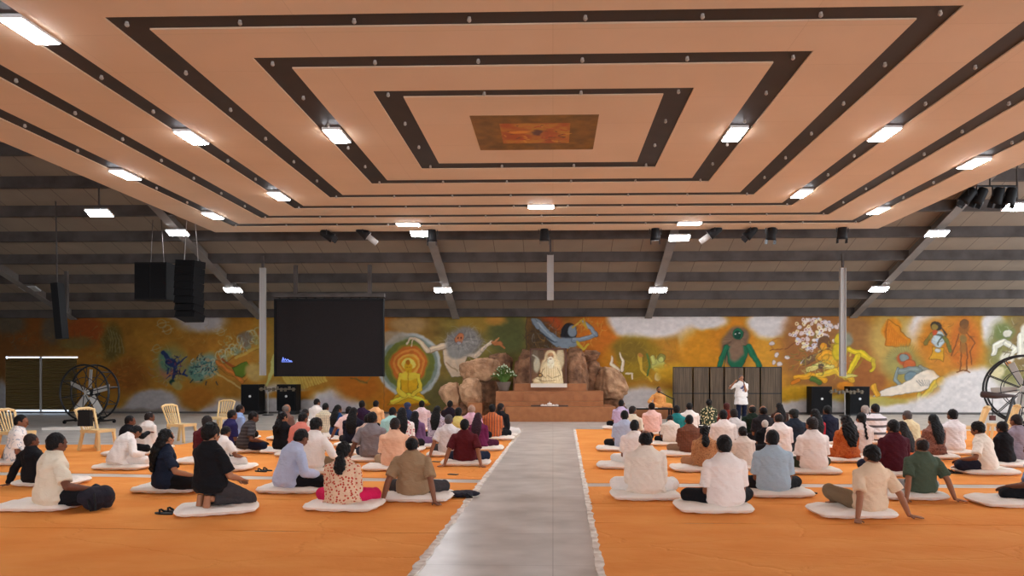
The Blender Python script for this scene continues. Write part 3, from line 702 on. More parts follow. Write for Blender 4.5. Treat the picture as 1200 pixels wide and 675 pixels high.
    Po([(1022, 464), (1032, 457), (1060, 448), (1078, 436), (1092, 434), (1104, 442), (1098, 452), (1084, 458), (1062, 462), (1034, 465)], (222, 208, 186))
    Ln([(1024, 452), (1028, 462)], 6, (216, 150, 50)); B(1036, 471, 34, 5, (176, 160, 90), .8, .8)
    Ln([(1104, 444), (1096, 448), (1090, 458), (1082, 466)], 7, (198, 158, 60), 1, 5); B(1103, 447, 6, 6.5, (206, 150, 60), .3); Ln([(1078, 462), (1076, 474), (1080, 480)], 4.6, (190, 156, 64), 1, 3)
    for k in range(16): Ln([(1100+k*.6, 452), (1104+k*1.1, 462+6*r_.random())], .9, (112, 98, 60), .7)
    for k in range(6): Ln([(1074+k*3, 446), (1080+k*2, 453)], .8, (90, 90, 90), .7)
    # --- rust cloud with two sketched figures
    B(1112, 402, 40, 34, (204, 126, 50), .6); B(1096, 398, 16, 20, (198, 118, 36), .7); B(1130, 404, 17, 30, (196, 104, 42), .6)
    B(1150, 470, 56, 40, W, .3); B(1120, 480, 60, 20, W, .4); B(1135, 452, 30, 12, W, .6, .7); B(1164, 384, 14, 24, W, .6); B(1060, 482, 30, 9, W, .6)
    B(1097, 383, 6, 5, (56, 50, 40), .4); B(1095, 384, 3.4, 3.6, (150, 120, 60), .3); Ln([(1102, 383), (1108, 392), (1106, 400)], 2.4, (70, 56, 40)); Ln([(1092, 392), (1086, 402)], 4, (130, 110, 50)); B(1100, 398, 6.5, 9, (176, 190, 190), .4)
    Ln([(1095, 392), (1104, 394), (1100, 404)], 1.6, (90, 100, 90)); Ln([(1106, 396), (1111, 406), (1114, 412)], 3.4, (112, 108, 50)); Po([(1092, 406), (1106, 408), (1106, 424), (1090, 420)], (214, 150, 44)); B(1098, 410, 4, 2, (190, 190, 180), .4); B(1095, 390, 3, 3, (190, 80, 50), .5)
    wisps(60, 1112, 402, 30, 24, [(150, 90, 40), (214, 150, 70), (110, 80, 50)], 1., .5, 8, 1.2)
    FD = (126, 74, 40)
    B(1129, 380, 4.8, 5, (110, 74, 44), .4); B(1130, 386, 6, 6, (130, 84, 46), .5, .8); Ln([(1124, 392), (1120, 404), (1116, 416)], 1.6, FD); Ln([(1134, 390), (1142, 402), (1137, 412), (1139, 426)], 1.6, FD); Ln([(1126, 402), (1127, 418), (1124, 434)], 1.8, FD); Ln([(1132, 402), (1134, 420), (1132, 434)], 1.8, FD)
    Ln([(1120, 436), (1128, 433), (1136, 436)], 1.6, FD); B(1129, 408, 4, 7, (150, 96, 50), .5, .8); B(1129, 397, 4.4, 5, (120, 110, 70), .5, .7)
    # --- far right: green cloud with white figures
    B(1190, 412, 34, 42, (132, 128, 78), .5); B(1206, 400, 26, 40, (128, 104, 64), .6); B(1176, 390, 12, 10, (110, 120, 70), .7)
    wisps(90, 1186, 412, 26, 34, [(196, 196, 170), (110, 116, 76), (150, 146, 100), (90, 84, 60)], 1.2, .6, 9, 1.4)
    WF = (206, 202, 182)
    B(1180, 391, 4.6, 4, WF, .3); Ln([(1176, 400), (1166, 406), (1164, 414)], 6, WF); Ln([(1178, 402), (1190, 410), (1182, 418)], 6, WF); B(1180, 420, 9, 8, WF, .5); B(1168, 436, 9, 7, (206, 192, 150), .5); Ln([(1196, 394), (1196, 416)], 8, WF); B(1204, 390, 8, 10, WF, .5)
    Ln([(1174, 412), (1184, 414), (1178, 424)], 1, (110, 100, 70)); Ln([(1186, 404), (1176, 416)], 1, (120, 110, 80)); B(1182, 426, 4, 3, (180, 110, 60), .5)
    B(1240, 440, 30, 60, (170, 120, 60), .7)
    Ln([(616.8, 360), (616.8, 490)], 1.1, (70, 56, 40)); Ln([(450, 360), (450, 490)], .8, (130, 90, 50), .6)
    # curled petals beside the boulders
    for pts in ([(724, 434), (716, 426), (717, 419)], [(729, 434), (731, 424), (727, 415)]): Ln(pts, 4.5, (222, 196, 170), 1, 1.5)
    Ln([(734, 438), (741, 438), (742, 444)], 1.8, (222, 206, 180))
    p.C[Y > 483.0] = np.array((120, 114, 110))
    p.grain(.085, .22)
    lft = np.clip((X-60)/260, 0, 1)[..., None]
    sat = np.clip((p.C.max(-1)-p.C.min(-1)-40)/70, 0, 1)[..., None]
    return p.C*(1-sat+sat*np.array((.95, 1.0, .90)))*np.array((1.06, 1.05, 1.06))*(.78+.22*lft)  # mural dimmed towards its left end, shade put into the paint
M['mural'] = paint_mat('mural_paint')
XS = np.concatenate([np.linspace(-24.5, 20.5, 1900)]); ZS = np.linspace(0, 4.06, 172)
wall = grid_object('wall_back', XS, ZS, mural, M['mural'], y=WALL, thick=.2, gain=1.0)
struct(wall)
struct(MB().box((22.5, WALL+.1, 2.03), (4, .2, 4.06)).build('wall_back_end', m_plain))
struct(MB().box((0, WALL+.05, 4.28), (49, .25, .44)).build('trim_1', M['blackm']))
struct(MB().box((-2, WALL-.03, .05), (45, .05, .05)).build('baseboard_back', mat('dark_skirting', srgb(96, 90, 86), .6)))
# steel shutter with daylight at its edges
m_shut = mat('olive_shutter', srgb(104, 84, 44), .6)
nt = m_shut.node_tree; N = nt.nodes.new; tc = N('ShaderNodeTexCoord'); wv = N('ShaderNodeTexWave'); wv.bands_direction = 'Z'; wv.inputs['Scale'].default_value = 3.4
bp = N('ShaderNodeBump'); bp.inputs['Distance'].default_value = .03; nt.links.new(tc.outputs['Object'], wv.inputs['Vector']); nt.links.new(wv.outputs['Fac'], bp.inputs['Height']); nt.links.new(bp.outputs['Normal'], nt.nodes['Principled BSDF'].inputs['Normal'])
p0 = P(8, 418, d=WALL); p1 = P(91, 482.5, d=WALL)
mb = MB(); xm = P(49.5, 440, d=WALL).x
mb.box(((p0.x+xm)/2-.02, WALL-.06, (p0.z+p1.z)/2), (xm-p0.x-.08, .06, p0.z-p1.z-.16)); mb.box(((p1.x+xm)/2+.02, WALL-.06, (p0.z+p1.z)/2), (p1.x-xm-.08, .06, p0.z-p1.z-.16))
struct(mb.build('door_1', m_shut))
struct(MB().box((xm, WALL-.07, (p0.z+p1.z)/2), (.07, .08, p0.z-p1.z)).build('trim_2', M['pole']))
m_day = mat('daylight_gap', (.9, .9, .9), emit=(.62, .78, 1.), estr=1.6)  # glowing strips standing in for daylight leaking round the shutter
mb = MB().box(((p0.x+p1.x)/2, WALL-.02, p0.z-.03), (p1.x-p0.x, .04, .045)); mb.box(((p0.x+p1.x)/2-.2, WALL-.02, p1.z+.05), (p1.x-p0.x-.4, .04, .07)); mb.box((p0.x+.02, WALL-.02, (p0.z+p1.z)/2), (.03, .04, p0.z-p1.z))
struct(mb.build('daylight_slit_1', m_day))

# ceiling painting: a plain generic abstract in a dull gold border
def cpaint(gx, gz):
    p = Paint(gx*100, gz*100, (150, 96, 36), warp=5, wf=.08)
    n = fbm(gx*6, gz*6, 3); p.C[:] = np.array((122, 88, 34))*(.75+.5*n)[..., None]
    ins = (np.abs(gx) < .60) & (np.abs(gz) < .5)
    n2 = fbm(gx*4+3, gz*5, 8); t = np.clip((n2-.35)*3, 0, 1)[..., None]
    C2 = np.array((166, 84, 40))*(1-t)+np.array((184, 134, 52))*t; p.C[ins] = C2[ins]
    r_ = random.Random(3)
    for k in range(40):
        x = r_.uniform(-55, 55); y = r_.uniform(-40, 40); p.line([(x, y), (x+r_.uniform(-14, 14), y+r_.uniform(-9, 9))], 4, r_.choice([(170, 60, 36), (214, 160, 70), (110, 70, 50), (190, 110, 60)]), .8)
    p.blob(3, 4, 9, 14, (96, 62, 58), .6); p.blob(-28, 8, 18, 8, (216, 150, 60), .7)
    p.ringp(0, 0, .1, .1, (0, 0, 0), 0)
    return p.C
cp = grid_object('ceiling_painting', np.linspace(-1.07, 1.07, 160), np.linspace(-.86, .86, 130), cpaint, paint_mat('gold_painting', .45), thick=.03)
cp.location = (CX, 12.13, CZ-.005); cp.rotation_euler = (PI/2, 0, 0)
tag(cp, 'gold bordered orange painting set in the middle of the peach ceiling', 'painting')
# ------------------------------------------------------------------ steps, boulders, portrait
def pbox(mb, x0, x1, y0, y1, d, depth, lo=None):
    """block whose front face at distance d covers the given photo rectangle"""
    a = P(x0, y0, d=d); b = P(x1, y1, d=d); zlo = b.z if lo is None else lo
    return mb.box(((a.x+b.x)/2, d+depth/2, (a.z+zlo)/2), (b.x-a.x, depth, a.z-zlo))
dz = thing('stepped_platform', 'rust brown stepped stone platform below the bearded portrait', 'platform', (P(657, 494, d=23.55).x, 23.55, 0))
def dpart(name, mb, m=None):
    o = mb.build(name, m or M['dais'], dz); o.matrix_parent_inverse = Matrix.Translation(dz.location).inverted(); return o
dpart('step', pbox(MB(), 592, 721.5, 477, 494, 23.55, 2.6, 0)); dpart('step', pbox(MB(), 581, 707, 470.5, 478, 24.2, 1.9, .45))
dpart('step', pbox(MB(), 581, 707, 458.5, 470.5, 24.5, 1.6, .5)); dpart('step', pbox(MB(), 614, 673, 462, 470.5, 24.35, .2, .6)); dpart('step', pbox(MB(), 603, 687, 449.5, 459, 24.9, 1.2, .9))
pl = pbox(MB(), 622, 664.5, 449.5, 454, 24.6, .8); o = pl.build('altar_slab', mat('white_marble', srgb(228, 214, 196), .4)); tag(o, 'white slab at the foot of the bearded portrait', 'slab')
# low offering bench with brass ornament
bt = thing('offering_bench', 'low dark bench with pale ornament on the brown steps', 'bench', P(644, 477, d=24.0)); bl = bt.location.copy()
mb = MB(); mb.box((0, 0, .04), (1.3, .22, .05)); mb.box((-.6, 0, 0), (.06, .2, .06)); mb.box((.6, 0, 0), (.06, .2, .06)); mb.build('bench_top', mat('dark_brown_wood', srgb(70, 44, 32), .5), bt)
mb = MB()
for x, r in ((-.25, .05), (-.13, .04), (0, .07), (.13, .04), (.25, .05)): mb.ell((x, -.12, .07+(.04 if x == 0 else 0)), (r*1.3, .04, r*.7), seg=10, rings=6)
mb.box((0, -.12, .05), (.62, .04, .03)); mb.tube([(0, -.12, .08), (0, -.12, .2)], [.02, .008], 6); mb.build('ornament', M['cushion'], bt, True)

def boulder(px0, px1, py0, py1, d, seed, label, m=None, depth=None):
    a = P(px0, py0, d=d); b = P(px1, py1, d=d); c = Vector(((a.x+b.x)/2, d, (a.z+b.z)/2))
    rx_, rz_ = (b.x-a.x)/2, (a.z-b.z)/2; ry_ = depth or min((rx_+rz_)/2*.9, .8)
    import bmesh as bmm
    bmsh = bmm.new(); bmm.ops.create_icosphere(bmsh, subdivisions=5, radius=1)
    rr = random.Random(seed)
    from mathutils import noise as mn
    off = Vector((rr.random()*50, rr.random()*50, rr.random()*50))
    planes = [(Vector((rr.gauss(0, 1), rr.gauss(0, 1), rr.gauss(0, 1))).normalized(), rr.uniform(.82, .98) if rz_ > rx_*1.3 else rr.uniform(.62, .85)) for _ in range(11)]
    for v in bmsh.verts:
        p = v.co.copy()
        p = Vector([math.copysign(abs(q)**(.5 if rz_ > rx_*1.3 else .72), q) for q in p])
        for n_, k in planes:
            t = p.dot(n_)
            if t > k: p -= n_*(t-k)*.85
        p *= 1+.14*mn.noise(v.co*1.8+off)+.08*mn.noise(v.co*5+off)+.05*mn.noise(v.co*12+off)+.03*mn.noise(v.co*26+off)
        v.co = p
    mxs = [max(abs(v.co[i]) for v in bmsh.verts) for i in range(3)]
    for v in bmsh.verts: v.co = Vector((v.co.x/mxs[0]*rx_, v.co.y/mxs[1]*ry_, v.co.z/mxs[2]*rz_))
    me = bpy.data.meshes.new('boulder'); bmsh.to_mesh(me); bmsh.free(); me.materials.append(m or M['rock'])
    me.polygons.foreach_set('use_smooth', [True]*len(me.polygons))
    o = bpy.data.objects.new('boulder', me); o.location = c; COL.objects.link(o)
    return tag(o, label, 'boulder')
bd = [(539, 588, 419, 449, 26.2, 1, 'broad tan boulder under the painted outstretched arm', 'rock2'), (513, 542, 444, 478, 25.2, 2, 'upright pale boulder at the far left of the rock pile', 'rock2'),
 (537, 565, 442, 478, 24.9, 3, 'squarish boulder beside the upright pale one in the left pile', 'rock2'), (560, 592, 444, 486, 27.2, 4, 'slanting boulder behind the potted plant', 'rock'),
 (572, 607, 411, 444, 27.4, 5, 'dull brown boulder high behind the potted plant', 'rock'), (600, 630, 409, 489, 27.2, 6, 'tall reddish boulder touching the left of the portrait', 'rock'),
 (656, 689, 407, 489, 27.2, 7, 'tall smooth boulder touching the right of the portrait', 'rock'), (680, 704, 410, 423, 27.4, 8, 'small flat dark boulder on top of the right pile', 'rock'),
 (684, 708, 420, 466, 27.5, 9, 'narrow shadowed boulder between the tall smooth and the great round one', 'rock'), (694, 736, 424, 471, 27.2, 10, 'great round carved looking boulder on the right pile', 'rock2'),
 (703, 731, 463, 482, 27.0, 11, 'low flat boulder at the foot of the right pile', 'rock'), (520, 556, 470, 492, 25.2, 12, 'low boulder at the foot of the left pile behind the seated people', 'rock'), (552, 580, 470, 492, 25.8, 14, 'dark low boulder behind the left end of the steps', 'rock'),
 (702, 738, 468, 489, 27.6, 17, 'brown boulder beneath the great round one', 'rock')]
for x0, x1, y0, y1, d, sd, lab, mm in bd: boulder(x0, x1, y0, y1, d, sd, lab, M[mm])
sl = pbox(MB(), 548, 565, 472, 476, 24.5, .5, 0.0); tag(sl.build('stone_plinth', M['dais']), 'small pale topped plinth left of the brown steps', 'plinth')

# bearded figure portrait: cream relief picture
def port(gx, gz):
    X = (gx+.74)/1.48*42; Y = (1.42-gz)/1.42*40
    p = Paint(X, Y, (120, 84, 58), warp=.5, wf=.3); B, Ln, Po = p.blob, p.line, p.poly
    C1 = (236, 214, 168); C2 = (196, 164, 112); C3 = (120, 92, 62)
    B(5, 12, 6, 14, (112, 96, 76), .6); B(7, 18, 4, 9, (186, 178, 150), .5); Ln([(2, 6), (8, 10), (6, 16)], 1.6, (176, 170, 150)); B(36, 10, 5, 14, (206, 188, 150), .5); B(12, 5, 4, 6, (96, 74, 54), .5)
    B(24, 24, 13, 17, C1, .2); Po([(1, 40), (6, 33), (14, 30), (20, 18), (30, 16), (38, 26), (40, 40)], C1); B(20, 36, 18, 5, C1, .3); B(24, 8, 7.5, 8, C1, .3)
    B(24, 8, 3.8, 4.4, (190, 140, 96), .3); B(22.5, 7.4, .8, .5, (60, 40, 30), .4); B(25.7, 7.4, .8, .5, (60, 40, 30), .4); Ln([(24, 8), (24.2, 9.6)], .7, (150, 104, 70)); B(24, 15, 4.6, 7, (244, 232, 204), .4); B(24, 11, 1.6, .6, (150, 90, 70), .4)
    for k in range(9): Ln([(14+k*2.6, 18+abs(k-4)), (12+k*3.2, 37)], .6, C2, .8)
    for a in ([(16, 22), (11, 29), (18, 33)], [(33, 22), (36, 30), (28, 33)], [(6, 34), (16, 37), (30, 36)], [(20, 30), (26, 34)]): Ln(a, .9, C3, .55)
    B(11, 30, 3.4, 2.6, (96, 70, 50), .4); B(11, 30, 2, 1.6, (206, 166, 110), .4)
    p.grain(.08, .8); return p.C
def rel(gx, gz):
    X = (gx+.74)/1.48*42; Y = (1.42-gz)/1.42*40
    h = .16*np.clip(1-((X-24)/15)**2-((Y-28)/17)**2, 0, 1)**.5+.12*np.clip(1-((X-24)/6)**2-((Y-9)/8)**2, 0, 1)**.5+.14*np.clip(1-((X-21)/20)**2-((Y-37)/6)**2, 0, 1)**.5
    return h+.02*fbm(X*.5, Y*.5, 6)
pf = thing('bearded_portrait', 'cream relief portrait of a bearded seated figure above the white slab', 'portrait', (P(642.5, 450, d=25.0).x, 25.05, P(642.5, 449.6, d=25.05).z))
o = grid_object('relief_picture', np.linspace(-.62, .62, 130), np.linspace(0, 1.24, 130), lambda a, b: port(a*1.19, b*1.145), paint_mat('relief_paint', .6), relief=lambda a, b: rel(a*1.19, b*1.145), thick=.1); o.parent = pf
mb = MB(); mb.box((-.65, 0, .64), (.05, .16, 1.3)); mb.box((.65, 0, .64), (.05, .16, 1.3)); mb.box((0, 0, 1.27), (1.34, .16, .05)); mb.build('picture_frame', mat('brown_frame', srgb(96, 58, 40), .5), pf)

# potted plant
pt = thing('potted_plant', 'potted plant with pale green blossoms in a grey pot on the steps', 'plant', Vector((P(592.5, 458.5, d=24.85).x-.06, 24.78, P(592, 458.5, d=24.5).z+.003)))
MB().tube([(0, 0, 0), (0, 0, .05), (0, 0, .3), (0, 0, .33)], [.16, .18, .26, .27], 18).build('pot', M['pot'], pt, True)
rr = random.Random(5); lv = MB(); ft = MB(); st = MB()
for k in range(110):
    a = rr.uniform(0, 6.28); q = rr.random()**.6; tip = Vector((.46*q*math.cos(a), .3*q*math.sin(a), .62+.34*(1-q*q)*rr.uniform(.5, 1)-.1*q))
    st.tube([(0.05*math.cos(a), .05*math.sin(a), .28), tip*.6+Vector((0, 0, .22)), tip], [.008, .006, .004], 4)
    u = Vector((math.cos(a+1.5), math.sin(a+1.5), 0)); f = Vector((math.cos(a), math.sin(a), rr.uniform(-.3, .9))).normalized(); L_ = rr.uniform(.14, .26); b = tip-f*L_*.5
    lv.add([b, b+f*L_*.5+u*.03+Vector((0, 0, .01)), b+f*L_, b+f*L_*.5-u*.03+Vector((0, 0, .01)), b+f*L_*.5-Vector((0, 0, .012))], [(0, 1, 2, 3), (0, 4, 2, 1), (0, 3, 2, 4)])
    if k % 2: ft.ell(tip+Vector((0, 0, .03)), .028, seg=6, rings=4)
st.build('stems', M['leaf'], pt); lv.build('leaves', M['leaf'], pt); ft.build('blossoms', M['petal'], pt)

# ------------------------------------------------------------------ hung black screen
SD = 24.2
a = P(321.5, 348, d=SD); b = P(449.5, 441, d=SD)
sc_ = thing('hung_screen', 'big black display screen hanging from the roof at left', 'screen', ((a.x+b.x)/2, SD, b.z))
W_, H_ = b.x-a.x, a.z-b.z
MB().box((0, .06, H_/2-.03), (W_-.1, .1, H_-.1)).build('display_panel', mat('black_led_tiles', srgb(30, 23, 23), .6, spec=.2, noise=(12, srgb(25, 20, 20), .4, .7)), sc_)
mb = MB()
for x in (-W_/2+.02, W_/2-.02): mb.box((x, .05, H_/2-.04), (.05, .16, H_-.06))
mb.box((0, .05, .02), (W_, .16, .05)); mb.box((0, .05, H_-.1), (W_, .16, .06))
for i in range(12): mb.box((-W_/2+.2+i*(W_-.4)/11, -.02, H_-.06), (.05, .05, .05))
mb.build('screen_frame', M['black'], sc_)
MB().box((0, .06, H_+.05), (W_+.06, .22, .12)).build('top_beam', M['steel'], sc_)
for x in (-W_*.31, W_*.37): MB().box((x, .06, (zr(SD)-b.z+H_)/2+.04), (.12, .12, zr(SD)-b.z-H_-.08)).build('hanger', M['steel'], sc_)
mb = MB(); q = P(335, 422, d=SD); ox, oz = q.x-sc_.location.x, q.z-b.z
mb.tube([(ox-.13, 0, oz-.03), (ox-.1, 0, oz+.1), (ox-.06, 0, oz-.03), (ox-.02, 0, oz+.05), (ox+.02, 0, oz-.02), (ox+.06, 0, oz+.03), (ox+.13, 0, oz-.03), (ox+.2, 0, oz-.03)], .014, 6)
mb.tube([(ox-.16, 0, oz-.06), (ox+.24, 0, oz-.06)], .008, 6); mb.build('lit_logo', mat('blue_glow', (.05, .08, .3), emit=(.2, .3, 1), estr=1.0), sc_)

# hanging poles
def pole(px, py0, py1, d, w, label):
    a = P(px, py0, d=d); b = P(px, py1, d=d)
    t = thing('hanging_pole', label, 'pole', (a.x, d, b.z)); h = a.z-b.z
    mb = MB().box((0, 0, h/2), (w, .05, h)); mb.box((-w/2, 0, h/2), (.02, .14, h)); mb.box((w/2, 0, h/2), (.02, .14, h)); mb.build('channel', M['pole'], t)
    MB().box((0, .0, h+(zr(d)-a.z)/2+.01), (.07, .07, zr(d)-a.z-.02)).build('hanger_rod', M['steel'], t)
    MB().box((0, -.08, .45 if h > 2 else .3), (w*1.1, .04, .04)).build('clamp', M['pole'], t)
pole(308, 314, 440, 23.6, .17, 'long pale hanging pole left of the black screen')
pole(987.5, 314, 441, 23.6, .17, 'long pale hanging pole above the black loudspeaker pair')
pole(645, 299, 352, 22.6, .2, 'short pale hanging box pole above the portrait')

# hanging loudspeakers
t = thing('hanging_subwoofer', 'square black loudspeaker block hanging at the left beside the curved column', 'loudspeaker', P(183.5, 353, d=22))
MB().box((0, 0, .62), (1.04, .7, 1.2)).build('cabinet', M['black'], t)
for x in (-.26, .26): MB().box((x, -.36, .62), (.46, .03, 1.1)).build('grille', M['grille'], t)
for x in (-.2, .25): MB().tube([(x, 0, 1.2), (x*.6, 0, zr(22)+.4-P(183.5, 353, d=22).z)], .012, 6).build('chain', M['steel'], t)
a0 = P(222, 305, d=21.5)
t = thing('line_array_speaker', 'curved column of stacked black hanging loudspeakers', 'loudspeaker', P(218, 375, d=21.5)); base = t.location.copy()
x, y, z, ang = .09, .1, a0.z-base.z, 0.
for k in range(8):
    ang = math.radians(-2+2.6*k); hh = .235
    c = Vector((x, y, z-hh/2)); Rm = Matrix.Rotation(math.radians(4), 3, 'Y') @ Matrix.Rotation(-ang, 3, 'X') @ Matrix.Rotation(math.radians(-12), 3, 'Z')
    cb = MB().box(c, (.72, .5, hh*.96), Rm); cb.build('cabinet', M['black'], t)
    MB().box(c+Rm @ Vector((0, -.255, 0)), (.6, .02, hh*.75), Rm).build('grille', M['grille'], t)
    x -= .022; y += .012*k; z -= hh
for xx in (-.2, .25): MB().tube([(.09+xx, .1, a0.z-base.z-.02), (.09+xx*.5, .1, zr(21.5)+.4-base.z)], .014, 6).build('chain', M['pole'], t)
t = thing('slanting_speaker_column', 'thin slanting black hanging speaker column near the left edge', 'loudspeaker', P(73, 397, d=21))
a = P(67, 332, d=21)-P(73, 397, d=21); MB().bar((0, 0, 0), a, .22, .3).build('cabinet', M['black'], t); MB().bar(a, a+Vector((-.05, 0, zr(21)+.4-a.z-P(73, 397, d=21).z)), .03).build('chain', M['steel'], t)
p = P(78, 345, d=22.5); tag(MB().box((p.x, 22.5, p.z+.1), (.1, .1, 1.35)).build('roof_strut', M['steel']), 'thin grey strut hanging beside the slanting speaker column', 'strut')

# black loudspeakers on the floor by the wall
def floor_speaker(px0, px1, py0, py1, label):
    d = 27.6; a = P(px0, py0, d=d); b = P(px1, py1, d=d); w = b.x-a.x; h = a.z-b.z
    t = thing('floor_loudspeaker', label, 'loudspeaker', ((a.x+b.x)/2, d, 0), 0, 'black loudspeakers standing along the painted wall')
    MB().box((0, .3, b.z+h/2), (w, .55, h)).build('cabinet', M['black'], t)
    MB().box((0, .02, b.z+h/2), (w*.9, .02, h*.94)).build('grille', M['grille'], t)
    MB().box((0, .3, b.z/2), (w*.9, .5, b.z)).build('stand', M['blackm'], t)
    MB().tube([(0, .0, b.z+h*.55), (0, .008, b.z+h*.55)], .05, 10).build('badge', M['white'], t)
floor_speaker(282, 303.5, 450.5, 481.5, 'black floor loudspeaker below the left hanging pole')
floor_speaker(324, 346.5, 450.5, 481.5, 'black floor loudspeaker under the left edge of the black screen')
floor_speaker(951.5, 975.5, 453, 485, 'black floor loudspeaker left of the right microphone bar')
floor_speaker(996.5, 1019.5, 453, 485, 'black floor loudspeaker right of the right microphone bar')
for x0, x1, xs, y, lab in ((304, 346, 314, 456, 'crossbar with small fittings between the left floor loudspeakers'), (972, 1012, 990, 459, 'crossbar with small fittings between the right floor loudspeakers')):
    a = P(x0, y, d=27.1); b = P(x1, y, d=27.1); c = P(xs, y, d=27.1)
    t = thing('crossbar_stand', lab, 'stand', (c.x, 27.1, 0))
    mb = MB().box(((a.x+b.x)/2-c.x, 0, a.z), (b.x-a.x, .05, .05))
    for i in range(9): mb.box((a.x-c.x+(b.x-a.x)*(i+.5)/9, 0, a.z+.04*math.sin(i*2)), (.07, .1, .14))
    mb.build('crossbar', mat('dull_brass_fittings', srgb(112, 98, 78), .5), t)
    MB().tube([(0, 0, .03), (0, 0, a.z)], .022, 8).build('upright', M['pole'], t)
    MB().tube([(0, 0, 0), (0, 0, .03)], [.22, .2], 16).build('base', M['blackm'], t)

# wooden folding screen
fd = 27.4; pa = P(789, 430, d=fd); pb = P(915.5, 489, d=fd)
t = thing('folding_screen', 'brown ribbed wooden screen of framed panels behind the standing speaker', 'screen', (pa.x, fd, 0))
xs = [P(v, 440, d=fd).x-pa.x for v in (789, 812, 831.5, 848.5, 872, 891, 915.5)]; zs = [0.0, P(800, 461, d=fd).z, pa.z]
for i in range(6):
    mb = MB(); x0, x1 = xs[i], xs[i+1]
    nsl = 9
    for k in range(nsl):
        for j in (0, 1): mb.box((x0+.03+(x1-x0-.06)*(k+.5)/nsl, 0, (zs[j]+zs[j+1])/2), ((x1-x0-.06)/nsl*.94, .03+.006*(k % 2), zs[j+1]-zs[j]-.04))
    mb.build('wooden_panel', M['wood'], t)
    fr = MB()
    for x in (x0, x1): fr.box((x, 0, zs[2]/2), (.035, .06, zs[2]))
    for z in (.02, zs[1], zs[2]-.02): fr.box(((x0+x1)/2, 0, z), (x1-x0, .06, .04))
    fr.build('panel_frame', M['blackm'], t)

# ------------------------------------------------------------------ stage spotlights
def spot(px, py, d, rz, tiltd, label, snout=None, group='stage spotlights', z0=None):
    p = P(px, py, d=d); top = (CZ if z0 is None else z0)-p.z
    t = thing('stage_spotlight', label, 'spotlight', p, rz)
    Rm = Matrix.Rotation(math.radians(tiltd), 3, 'X')       # can axis: local -z tilts toward +y
    ax = Rm @ Vector((0, 0, -1))
    MB().tube([Vector(ax)*-.2, Vector(ax)*-.15, Vector(ax)*.12, Vector(ax)*.2], [.07, .12, .14, .15], 16, lat=(1, 0, 0)).build('can', M['black'], t, True)
    MB().tube([Vector(ax)*.2, Vector(ax)*.205], .12, 16, lat=(1, 0, 0)).build('lens', M['pole'] if snout else M['blackm'], t)
    mb = MB()
    for s in (-1, 1): mb.bar((s*.17, 0, -.02), (s*.17, 0, .2), .02, .03)
    mb.bar((-.18, 0, .2), (.18, 0, .2), .03, .02); mb.build('yoke', M['blackm'], t)
    MB().tube([(0, 0, .2), (0, 0, top)], .018, 8).build('hook_rod', M['blackm'], t)
    if snout: MB().tube([Vector(ax)*.2, Vector(ax)*.52], .085, 16, lat=(1, 0, 0)).build('snout', M['pole'], t, True)
    else:
        mb = MB()
        for s in (-1, 1): mb.box(Vector(ax)*.26+Vector((s*.13, 0, 0)), (.01, .16, .12), Rm)
        mb.build('barn_door', M['blackm'], t)
    return t
R2 = math.radians
spot(383, 275, 20.1, R2(-75), 60, 'black spotlight pointing right, leftmost on the far ceiling edge')
spot(425, 272, 20.1, R2(-75), 52, 'white snouted spotlight on the left of the far ceiling edge', True)
spot(506, 275, 20.1, 0, 8, 'black spotlight in front of the bright lamp panel at the left inner rafter')
spot(638, 274, 20.1, 0, 5, 'black spotlight hanging at the middle of the far ceiling edge')
spot(768, 273.5, 20.1, 0, 8, 'black spotlight left of the right white snouted spotlight')
spot(838, 271, 20.1, R2(75), 55, 'white snouted spotlight on the right of the far ceiling edge', True)
spot(880, 272, 20.1, R2(70), 45, 'black spotlight tilted left just past the right white snouted one')
spot(904, 273, 20.1, R2(10), 12, 'black upright spotlight right of the tilted one')
spot(987, 272, 20.1, 0, 5, 'lone black spotlight near the far right ceiling corner')
bz = P(1160, 218, d=17.5)
t = tag(MB().tube([P(1145, 218, d=17.5), P(1190, 218, d=17.5)], .025, 8).build('lighting_bar', M['blackm']), 'short black bar carrying four spotlights at the right', 'bar')
tag(MB().tube([bz+Vector((0, 0, .02)), Vector((bz.x, 17.5, zr(17.5)))], .02, 8).build('hanger_rod', M['blackm']), 'rod from the roof down to the right lighting bar', 'rod')
for px, r_, tl, lab in ((1135, 60, 40, 'leftmost spotlight of the four on the right bar'), (1149, 30, 30, 'second spotlight from the left on the right bar'), (1169, 20, 20, 'third spotlight from the left on the right bar'), (1184, 10, 20, 'rightmost spotlight of the four on the right bar')):
    spot(px, 229, 17.5, R2(r_), tl, lab, z0=bz.z)

